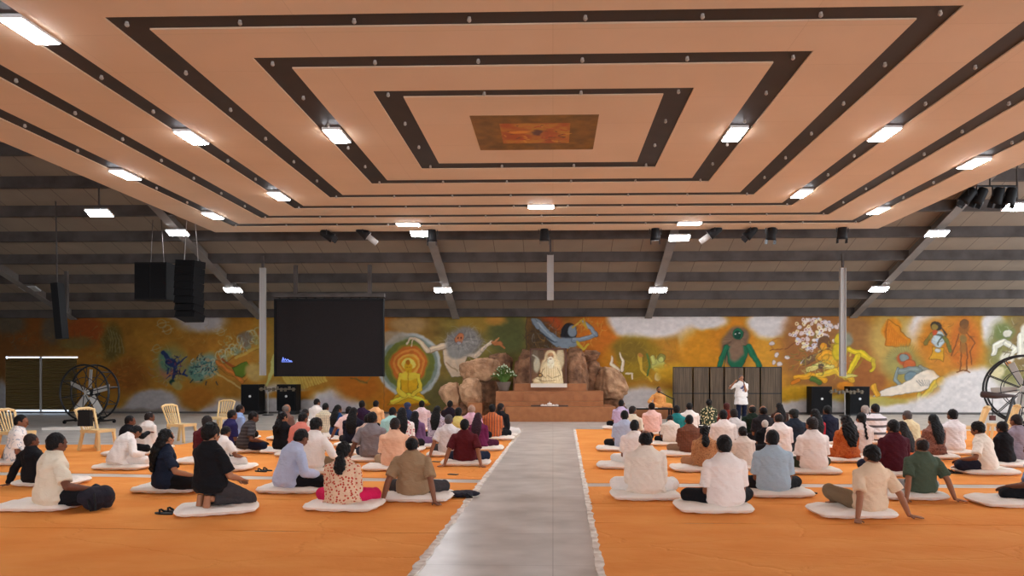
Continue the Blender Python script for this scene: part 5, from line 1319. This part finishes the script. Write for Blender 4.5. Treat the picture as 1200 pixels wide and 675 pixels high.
person(279, 474, None, 45, 'cross', 'lap', 4, 'm', 'short', HB, S_(s, srgb(140, 164, 206)), BK, 'person in light blue in front of the left floor loudspeaker', sk=1)
person(331, 482, 529, 20, 'cross', 'lap', 0, 'f', 'pony', HB, S_(l, BK), BK, 'woman in black with a hair clip and ponytail', (0, 0), 0, hy=20, sk=0)
person(349, 483, None, 25, 'cross', 'lap', 16, 'm', 'short', HB, S_(s, PK), KH, 'stooping man in a salmon pink shirt', sk=1)
person(334, 474, None, 25, 'cross', 'lap', 4, 'm', 'bald', HG, S_(s, srgb(120, 90, 80)), BK, 'bald person beneath the black floor loudspeaker by the screen', sk=0)
person(355, 479, None, 30, 'cross', 'lap', 8, 'm', 'short', HD, S_(s, WH), BK, 'dark haired person in white just behind the salmon pink shirt', sk=1, d=16.2)
person(366, 489, 551, 22, 'cross', ('lap', 'knees'), 10, 'm', 'curly', HB, S_(l, WH), KH, 'curly haired man in a white shirt with khaki trousers', (0, 0), 0, hy=8, hp=6, sk=1, fine=True)
person(370, 467, None, 20, 'cross', 'lap', 6, 'm', 'short', HB, S_(l, WH), WH, 'tall man in a plain white shirt beside the checked shirt', hy=20, sk=1)
person(379, 472, None, 12, 'cross', 'lap', 12, 'm', 'short', HB, S_(s, srgb(228, 216, 184), 'check', srgb(176, 166, 150), 1.2), BK, 'man in a pale yellow checked shirt', sk=1)
person(395, 474, None, 28, 'cross', 'lap', 2, 'f', 'long', HB, S_(l, srgb(26, 62, 110)), srgb(26, 62, 110), 'woman with long hair in a blue dress', hy=15, sk=0)
person(407, 476, 514, 12, 'cross', ('back', 'lap'), 10, 'm', 'short', HB, S_(s, PI_), BK, 'man in pinkish white beside the woman with waist length hair', sk=1)
person(414, 477, 521, 4, 'cross', 'lap', 0, 'f', 'long', HB, S_(l, srgb(26, 28, 44)), BK, 'woman in dark navy with waist length hair', sk=0)
person(424, 469, None, 5, 'cross', 'lap', 0, 'm', 'short', HB, S_(s, srgb(44, 26, 52)), BK, 'man in a deep purple shirt', sk=2)
person(440, 469, None, 8, 'cross', 'lap', 4, 'm', 'short', HB, S_(s, srgb(240, 184, 130)), WH, 'man in a light orange shirt in the back rows', hy=10, sk=1)
person(430, 484, 522, 6, 'cross', 'lap', 8, 'm', 'short', HB, S_(s, srgb(212, 184, 168)), BK, 'person in beige hidden behind the grey t-shirt', sk=1, d=13.6, smax=.97)
person(436, 482, 538, 10, 'cross', ('back', 'lap'), 0, 'm', 'short', HB, S_(s, GY), NAVY, 'man in a grey t-shirt', (0, 0), 0, hy=5, sk=2, fine=True)
person(458, 477, None, 8, 'cross', 'lap', 12, 'm', 'short', HB, S_(s, srgb(176, 220, 214)), BK, 'man in an aqua shirt', hp=10, sk=1)
person(462, 489, 548, 4, 'cross', 'lap', 4, 'm', 'short', HD, S_(s, srgb(238, 190, 158)), BE, 'man in a plain peach shirt behind the tan t-shirt', (-.1, 0), 0, hp=6, sk=1, fine=True)
person(477, 471, None, 0, 'cross', 'lap', 4, 'f', 'cap', srgb(40, 52, 84), S_(l, srgb(40, 52, 84)), BK, 'person with a navy head scarf', sk=1)
person(471, 477, None, -8, 'cross', 'lap', 4, 'f', 'long', HB, S_(l, WH, 'floral', srgb(206, 120, 130), .8), BK, 'long haired woman in a white and pink print', sk=0, d=14.3)
person(486, 481, 523, 4, 'cross', 'lap', 4, 'f', 'long', HB, S_(l, srgb(122, 88, 128)), srgb(122, 88, 128), 'long haired woman in a purple top', sk=0)
person(494, 469, None, 4, 'cross', 'lap', 2, 'm', 'short', HB, S_(s, srgb(232, 210, 212), 'floral', srgb(214, 176, 186), 1.6), BK, 'man in a pinkish shirt with small dots', sk=1)
person(512, 475, None, 12, 'cross', 'lap', 2, 'f', 'long', HB, S_(l, srgb(200, 190, 206), 'print', srgb(120, 110, 130), 1.2), BK, 'woman in a lavender printed top', sk=0)
person(527, 469, None, 6, 'cross', 'lap', 4, 'm', 'short', HB, S_(l, srgb(32, 24, 36)), BK, 'person in a near black top before the pale upright boulder', sk=2)
person(537, 477, None, 0, 'cross', 'lap', 4, 'f', 'short', HB, S_(s, srgb(224, 204, 120)), BK, 'person in a yellow shirt', sk=1)
person(526, 485, 532, 6, 'cross', 'back', -3, 'm', 'short', srgb(70, 64, 66), S_(s, srgb(226, 222, 222)), CH, 'grey haired man in white leaning back on his arms', (0, 0), 0, sk=0, fine=True)
person(552, 474, None, 6, 'cross', 'lap', 8, 'm', 'bald', srgb(170, 140, 120), S_(s, srgb(232, 184, 200)), BK, 'bald man in a pink shirt', sk=3)
person(545, 490, 542, 4, 'cross', 'back', -7, 'm', 'short', HB, S_(s, srgb(86, 26, 32)), NAVY, 'man in a maroon t-shirt leaning back on his arms', (0, 0), 0, sk=0, fine=True)
person(560, 483, 525, 10, 'cross', 'lap', 0, 'f', 'long', srgb(52, 24, 36), S_(k_, srgb(112, 36, 78)), srgb(80, 30, 54), 'woman in a magenta dress with long dark red hair', (.1, 0), 0, sk=0)
person(577, 473, 513, 4, 'cross', 'lap', 0, 'm', 'short', HB, S_(s, srgb(204, 112, 66), 'stripe_v', srgb(120, 84, 70), 1.), BK, 'man in a rust orange striped shirt', (.1, 0), 0, hy=5, sk=1)
person(586, 472, None, 25, 'cross', 'lap', 4, 'm', 'short', HD, S_(k_, srgb(30, 30, 34)), WH, 'person in a black waistcoat nearest the brown steps', hy=20, sk=1)
# ---- right side, nearest first
person(757, 504, 580, 3, 'cross', 'lap', 3, 'm', 'bald', HB, S_(k_, srgb(238, 224, 208)), WH, 'man in a cream white kurta and trousers beside the aisle', (0, 0), 0, hp=12, fine=True, sk=1, clabel='white floor cushion under the cream white kurta', wide=.02, fit=.016)
person(850, 508, 594, -6, 'cross', 'lap', 3, 'm', 'short', HB, S_(s, srgb(240, 231, 225)), BK, 'man in a white t-shirt and black trousers, nearest on the right', (-.12, 0), 0, hp=8, fine=True, sk=1, clabel='white floor cushion under the front white t-shirt and black trousers')
person(906, 502, 576, 5, 'cross', 'lap', 2, 'm', 'short', HB, S_(s, srgb(172, 192, 206)), BK, 'man in a light blue t-shirt', (.08, 0), 0, hp=8, fine=True, sk=1, clabel='white floor cushion under the light blue t-shirt')
person(1019, 518, 599, -14, 'loose', ('back', 'backwide'), -11, 'm', 'curly', HB, S_(s, srgb(226, 200, 170)), KH, 'man in a cream t-shirt leaning back, khaki knee raised', (-.16, 0), 0, hp=18, fine=True, sk=0, clabel='white floor cushion under the cream t-shirt and khaki trousers')
person(1079, 511, 578, -4, 'cross', 'back', -8, 'm', 'bald', HD, S_(s, srgb(78, 92, 76)), srgb(170, 166, 164), 'man in a green t-shirt leaning back on both hands', (-.12, 0), 0, hp=16, fine=True, sk=0, clabel='white floor cushion under the green t-shirt')
person(1219, 512, 585, -40, 'cross', ('knees', 'lap'), 8, 'm', 'short', HB, S_(s, srgb(120, 150, 190)), BK, 'person in a blue shirt cut off by the right edge', (-.32, -.05), 0, fine=True, sk=2)
person(744, 491, 545, 4, 'cross', 'lap', 4, 'm', 'short', HB, S_(s, srgb(240, 231, 225)), WH, 'man in a pinkish white shirt directly behind the white kurta', (-.2, 0), 0, hy=10, sk=1)
person(732, 480, 525, 2, 'cross', 'lap', 2, 'm', 'short', HB, S_(s, LB), BK, 'man in a pale blue shirt by the aisle right side', (-.15, 0), 0, sk=1)
person(728, 468, None, 4, 'cross', 'lap', 2, 'm', 'short', HB, S_(s, srgb(196, 180, 214)), BK, 'man in a lavender shirt nearest the great round boulder', (-.1, 0), 0, sk=1)
person(741, 475, None, 30, 'cross', 'lap', 2, 'm', 'short', HD, S_(s, CR), BK, 'person in cream turning right beside the lavender shirt', hy=25, sk=1, d=16.4)
person(764, 471, None, -4, 'cross', 'lap', 2, 'm', 'short', HB, S_(s, srgb(240, 200, 190)), WH, 'man in a pink shirt in front of the robed teacher', sk=1)
person(786, 487, 519, 6, 'cross', 'lap', 20, 'm', 'short', HB, S_(s, srgb(232, 222, 210)), BK, 'man in off white bowed so his head is hidden', hp=34, sk=1)
person(793, 474, None, 10, 'cross', 'lap', 4, 'f', 'short', HB, S_(s, srgb(40, 130, 130)), BK, 'woman in teal in front of the folding screen', sk=1)
person(808, 471, None, 0, 'cross', 'lap', 0, 'm', 'short', HB, S_(s, WH), BK, 'man in a white t-shirt before the folding screen', sk=1)
person(808, 485, 531, 0, 'cross', 'lap', 2, 'm', 'short', HB, S_(s, srgb(130, 84, 64), 'check', srgb(90, 60, 50), 2.), srgb(150, 120, 96), 'man in a brown checked shirt', (-.1, 0), 0, hp=6, sk=1, fine=True)
person(826, 497, 548, 6, 'cross', 'lap', 2, 'f', 'pony', HB, S_(k_, srgb(186, 134, 92), 'floral', srgb(140, 92, 62), 1.5), srgb(176, 124, 88), 'woman in a tan dress with a ponytail', (-.1, 0), 0, hy=-5, sk=0, fine=True)
person(831, 467, None, 2, 'cross', 'lap', 0, 'f', 'bun', HB, S_(l, srgb(54, 66, 50), 'floral', srgb(226, 214, 170), .6), BK, 'woman in dark green with a cream flowered scarf', sk=1)
person(852, 471, None, 0, 'cross', 'lap', 2, 'f', 'short', srgb(70, 26, 20), S_(s, srgb(120, 44, 34)), BK, 'person with reddish hair in rust red', sk=1)
person(848, 479, 527, 4, 'cross', 'lap', 2, 'm', 'short', HB, S_(s, srgb(240, 231, 225)), BK, 'man in white directly behind the tan dress and ponytail', hp=10, sk=1, fine=True)
person(861, 478, None, -4, 'cross', 'lap', 6, 'm', 'short', HD, S_(s, srgb(220, 214, 212)), BK, 'person in light grey beside the dark green shirt', sk=1)
person(882, 474, 514, -2, 'cross', ('back', 'lap'), 0, 'm', 'bald', HB, S_(l, srgb(30, 44, 34)), BK, 'broad man in a dark green shirt', sk=0)
person(895, 475, None, -5, 'cross', 'lap', 2, 'm', 'bald', HB, S_(s, srgb(40, 38, 42)), BK, 'bald man in charcoal next to the broad dark green shirt', sk=0)
person(897, 488, None, 0, 'cross', 'lap', 4, 'f', 'short', srgb(200, 190, 180), S_(s, BK), BK, 'small white haired person in black', sk=1, d=13.8, smin=.7, smax=.8)
person(914, 471, None, -6, 'cross', 'lap', 2, 'f', 'long', HB, S_(l, srgb(66, 42, 34)), BK, 'woman in dark brown with bushy black hair', sk=1)
person(914, 483, 531, -8, 'cross', 'lap', 4, 'm', 'bald', HD, S_(s, srgb(240, 231, 225)), BK, 'balding man in a white shirt behind the light blue t-shirt', (.1, 0), 0, hp=12, sk=0, fine=True)
person(931, 478, 525, -6, 'cross', 'lap', 0, 'm', 'cap', srgb(28, 30, 28), S_(s, srgb(38, 46, 58)), BK, 'man in slate navy with a dark cap', sk=1, fine=True)
person(956, 478, None, -12, 'cross', 'lap', 2, 'f', 'long', HB, S_(l, srgb(158, 24, 40)), srgb(158, 24, 40), 'woman in a crimson dress behind the white t-shirt', sk=1)
person(953, 487, 550, -8, 'cross', 'lap', 3, 'm', 'short', HD, S_(s, srgb(240, 231, 225)), srgb(56, 60, 44), 'man in a white t-shirt and olive trousers', (0, 0), 0, hy=-6, hp=6, sk=1, fine=True)
person(971, 474, 517, -14, 'cross', 'lap', 4, 'm', 'short', HB, S_(l, srgb(30, 34, 52)), BK, 'man in a navy jacket with pale collar', sk=1)
person(993, 485, 537, -10, 'cross', 'lap', 3, 'f', 'longcurly', HB, S_(k_, srgb(196, 108, 56), 'print', srgb(176, 80, 44), 1.), srgb(190, 100, 50), 'woman in an orange printed dress with bushy hair', (0, 0), 0, sk=0, fine=True)
person(1010, 482, None, -8, 'cross', 'lap', 0, 'f', 'braid', HB, S_(s, srgb(226, 214, 208)), BK, 'woman with a long black braid', sk=1)
person(1015, 474, None, -8, 'cross', 'lap', 4, 'm', 'curly', srgb(168, 156, 148), S_(s, srgb(226, 222, 226), 'print', srgb(60, 54, 60), .8), BK, 'grey haired person in a white shirt with black marks', sk=3)
person(1027, 472, 516, -12, 'cross', 'lap', 3, 'm', 'short', HB, S_(s, srgb(230, 226, 228), 'stripe_h', srgb(96, 92, 96), .7), BK, 'man in a white shirt with dark bars', sk=1)
person(1048, 490, 552, -8, 'cross', 'lap', 2, 'm', 'short', HB, S_(l, srgb(72, 22, 34)), NAVY, 'man in a dark maroon sweater', (0, 0), 0, hy=-5, sk=1, fine=True)
person(1060, 492, None, -20, 'cross', 'lap', 6, 'f', 'long', HD, S_(l, srgb(226, 120, 70)), BK, 'woman in coral orange with long brown hair', sk=1, d=11.9)
person(1068, 480, 524, -20, 'cross', 'lap', 12, 'm', 'short', srgb(84, 76, 76), S_(s, srgb(232, 212, 168)), BK, 'grey haired man in a pale yellow shirt', sk=1)
person(1095, 484, 533, -8, 'cross', 'lap', 2, 'f', 'long', HB, S_(k_, srgb(142, 98, 84), 'print', srgb(96, 62, 56), 1.), srgb(110, 70, 60), 'woman in a brown printed kurta with long wavy hair', (0, 0), 0, sk=0, fine=True)
person(1117, 478, 528, -10, 'cross', ('lap', 'lap'), 0, 'm', 'short', HB, S_(s, srgb(238, 232, 232)), BK, 'man in a plain white shirt beside a cream chair', sk=1, fine=True)
person(1156, 492, 550, -42, 'cross', ('knees', 'hidden'), 14, 'm', 'curly', HB, S_(s, srgb(238, 228, 214)), srgb(30, 30, 44), 'stooping man in a white shirt facing left, black trousers', (.05, 0), 0, hp=6, sk=1, fine=True, clabel='white floor cushion under the white shirted man facing left')
person(1177, 492, 541, -20, 'cross', 'lap', 4, 'f', 'curly', HB, S_(l, BK), BK, 'person in black next to the white shirted man facing left', sk=1)
person(1195, 484, 538, -20, 'cross', 'lap', 6, 'm', 'short', HD, S_(s, srgb(150, 138, 150)), BK, 'man in a greyish lavender shirt under the right drum fan', sk=1)
person(872, 500, 546, -6, 'cross', 'lap', 8, 'f', 'bun', HB, S_(s, srgb(232, 220, 208)), srgb(70, 90, 70), 'woman in white, pinned up hair, left of the light blue t-shirt', (.05, 0), 0, hp=8, sk=0)

flush_people()
# ---- the robed teacher on a low platform and the standing speaker
tp = P(768, 484, d=25.6)
t = thing('low_table', 'low dark table with papers in front of the robed teacher', 'table', (P(763, 480, d=24.6).x, 24.6, 0))
MB().box((0, 0, .41), (1.5, .6, .05)).build('tabletop', M['black'], t)
for sx in (-1, 1):
    for sy in (-1, 1): MB().box((sx*.68, sy*.24, .19), (.06, .06, .39)).build('leg', M['black'], t)
for dx, lab in ((-.35, 'white sheet of paper at the left of the low dark table'), (.05, 'white sheet of paper at the middle of the low dark table')):
    tag(MB().box((t.location.x+dx, 24.6, .442), (.34, .24, .012), Matrix.Rotation(dx, 3, 'Z')).build('paper', M['paper']), lab, 'paper')
tag(MB().box((tp.x, 25.75, .19), (1.5, 1.1, .38)).build('seat_platform', M['dais']), 'low brown seat platform under the robed teacher', 'platform')
def presenter(x, d, z, yaw, pose, arms, lean, sex, hair, hc, shirt, pants, label, ztop, wide, skc, hp=0):
    r = rig(pose, arms, lean, sex, 0, hp)
    bm_ = body_mesh(r, .0075); hm = hair_mesh(r, hair, .0085, 1.); sm = shirt_mesh(r, shirt[0], .016, .0095, 1.2); tm = trouser_mesh(r, wide, .0095, .4)
    o = bpy.data.objects.new('person', bm_); COL.objects.link(o); bm_.materials.append(M_SKIN); o.color = (*skc, 1)
    top = max(topz(hm), topz(bm_)); sc = (ztop-z)/top
    o.location = (x, d, z); o.rotation_euler = (0, 0, -math.radians(yaw)); o.scale = (sc,)*3; tag(o, label, 'person')
    link_child('kurta', sm, cloth(*shirt[2:]), o, shirt[1]); link_child('trousers', tm, cloth(), o, pants); link_child('hair', hm, M_HAIR, o, hc)
    for s_ in (-1, 1): MB().ell(r.hp(s_*.031, .079, .004), (.012, .007, .006), r.HR, 10, 6).build('eye', M['black'], o)
    MB().tube([r.hp(-.02, .094, -.058), r.hp(0, .097, -.06), r.hp(.02, .094, -.058)], [.003, .005, .003], 6).build('lips', mat('lip_tone', srgb(120, 60, 50), .6), o)
    return o, r, sc
ORG = srgb(240, 168, 96)
xx = P(772, 440, d=25.8).x
o, r, sc = presenter(xx, 25.8, .38, 176, 'cross', ('lap', 'knees'), 2, 'm', 'short', HB, ('kurta', ORG, 'plain'), ORG, 'teacher in an orange robe seated cross-legged facing the crowd', P(772, 453, d=25.8).z, .03, SK[0])
ms = P(774, 460, d=25.5); me_ = P(790, 468, d=24.98)
t = thing('microphone_stand', 'boom microphone stand reaching towards the robed teacher', 'microphone stand', (me_.x, 24.98, 0))
MB().tube([(0, 0, .02), (0, 0, me_.z+.05)], .02, 8).build('upright', M['blackm'], t); MB().tube([Vector((0, 0, me_.z)), Vector(ms)-t.location], .02, 8).build('boom', M['blackm'], t)
MB().tube([Vector(ms)-t.location, Vector(ms)-t.location+Vector((-.1, .02, .03))], [.02, .035], 8).build('microphone', M['black'], t); MB().tube([(0, 0, 0), (0, 0, .03)], [.18, .16], 14).build('base', M['blackm'], t)
xx = P(868.5, 440, d=23.0).x; zt = P(868, 439.5, d=23.0).z
o, r, sc = presenter(xx, 23.0, .006, 172, 'stand', ((-.01, .22, 1.32), (.34, .24, 1.36)), 0, 'm', 'short', srgb(90, 84, 84), ('short', srgb(238, 234, 230), 'plain'), srgb(24, 30, 52), 'standing speaker in a long white top with a blue print', zt, .012, SK[3])
pr = MB(); rr = random.Random(8)
for k in range(16):
    a = .03+rr.uniform(-.07, .07); b = rr.uniform(-.1, .1); yv = .148+.02*(.2-abs(a))
    pr.ell((a-.02, yv, 1.18+b), (.012+.02*rr.random(), .006, .01+.02*rr.random()), None, 8, 6)
pr.build('blue_print', mat('blue_ink', srgb(56, 66, 130), .8), o)
W1 = r.W[-1]; hd = r.hand[-1][1]
mc = MB().tube([W1+hd*.08+Vector((0, .03, -.09)), W1+hd*.08+Vector((0, 0, .07))], [.011, .015], 10); mc.ell(W1+hd*.08+Vector((0, -.005, .10)), .026, seg=12, rings=8)
mo = mc.build('microphone', M['black'], None, True); mo.matrix_world = Matrix.Translation(o.location) @ Matrix.Rotation(-math.radians(172), 4, 'Z') @ Matrix.Scale(sc, 4)
tag(mo, 'black handheld microphone held by the standing speaker', 'microphone')

# ---- small things on the floor
def slab(px, py, w, dd, h, rz, m, name, label, cat, group=None):
    p = P(px, py, z=.01); o = MB().box((0, 0, h/2), (w, dd, h), None, 0, .8).build(name, m); o.location = (p.x, p.y, .006); o.rotation_euler.z = rz
    return tag(o, label, cat, group)
def sandals(px, py, rz, label):
    p = P(px, py, z=.01); t = thing('sandals', label, 'sandals', (p.x, p.y, .006), rz)
    for s_ in (-1, 1):
        mb = MB(); pts = []
        for k in range(20):
            a = 2*PI*k/20; pts.append(Vector((s_*.06+.042*math.cos(a)*(1+.12*math.sin(a)), .125*math.sin(a), 0)))
        up = [p_+Vector((0, 0, .018)) for p_ in pts]
        mb.add(pts+up, [tuple(range(19, -1, -1)), tuple(range(20, 40))]+[(i, (i+1) % 20, (i+1) % 20+20, i+20) for i in range(20)]); mb.build('sole', M['black'], t)
        MB().tube([(s_*.06-.04, .02, .018), (s_*.06-.01, .05, .05), (s_*.06+.01, .05, .05), (s_*.06+.04, .02, .018)], .012, 8).build('strap', M['black'], t)
sandals(197, 601, 1.3, 'black sandals left behind the kneeling man'); sandals(309, 552, 1.2, 'dark sandals behind the pale blue shirt'); sandals(1117, 554, 1.4, 'black sandals near the white shirted man facing left')
sandals(945, 578, .8, 'black sandals beyond the light blue t-shirt cushion corner')
def phone(px, py, rz, label):
    p = P(px, py, z=.01); t = thing('mobile_phone', label, 'phone', (p.x, p.y, .006), rz, 'phones lying on the floor cloths')
    MB().box((0, 0, .005), (.08, .16, .01)).build('case', M['black'], t); MB().box((0, 0, .011), (.07, .15, .002)).build('glass', M['blackm'], t)
for a in ((606, 502, .4, 'phone near the corner of the left cloths by the steps'), (585, 525, 1.4, 'phone beside the magenta dress'), (709, 528, .8, 'phone on the right cloth by the aisle'), (531, 556, 1.2, 'phone behind the maroon t-shirt'), (511, 541, 1.1, 'phone between the tan and maroon t-shirts')): phone(*a)
def bag(px, py, sx, sy, sz, label, seed, name='cloth_bag'):
    p = P(px, py, z=0); mb = MB(); rr = random.Random(seed)
    for k in range(9): mb.ell((rr.uniform(-.5, .5)*sx, rr.uniform(-.4, .4)*sy, sz*rr.uniform(.4, .62)), (sx*rr.uniform(.3, .5), sy*rr.uniform(.35, .5), sz*rr.uniform(.3, .42)))
    mb.ell((0, 0, sz*.45), (sx*.62, sy*.6, sz*.48))
    me, c = remesh(mb, .011, 3, amp=.006, freq=26, seed=seed); c[:, 2] = np.maximum(c[:, 2], .0); me.vertices.foreach_set('co', c.ravel()); me.update()
    t = thing(name, label, 'bag', (p.x, p.y, .006)); me.materials.append(mat('dark_bag_cloth', srgb(26, 24, 38), .85, bump=(22, .6, .02)))
    o = bpy.data.objects.new('bag_body', me); COL.objects.link(o); o.parent = t
    MB().tube([(sx*.3, -.1, sz*.7), (sx*.5, -.16, sz*.5), (sx*.62, -.18, .03), (sx*.3, -sy*.8, .02), (sx*.05, -sy*.62, sz*.5)], .012, 8).build('strap', M['black'], t)
bag(110, 598, .24, .2, .3, 'dark bulging bag beside the cream shirted man', 2); bag(542, 583, .24, .16, .09, 'crumpled black pouch beside the tan t-shirt cushion', 5, 'cloth_pouch')
# ------------------------------------------------------------------ light: lamp panels emit; daylight comes in from the open sides behind the camera and to the right
w = bpy.data.worlds.new('daylight'); SC.world = w; w.use_nodes = True
bg = w.node_tree.nodes['Background']; bg.inputs['Color'].default_value = (.90, .97, 1.06, 1); bg.inputs['Strength'].default_value = 2.5
SC.view_settings.exposure = 0.84
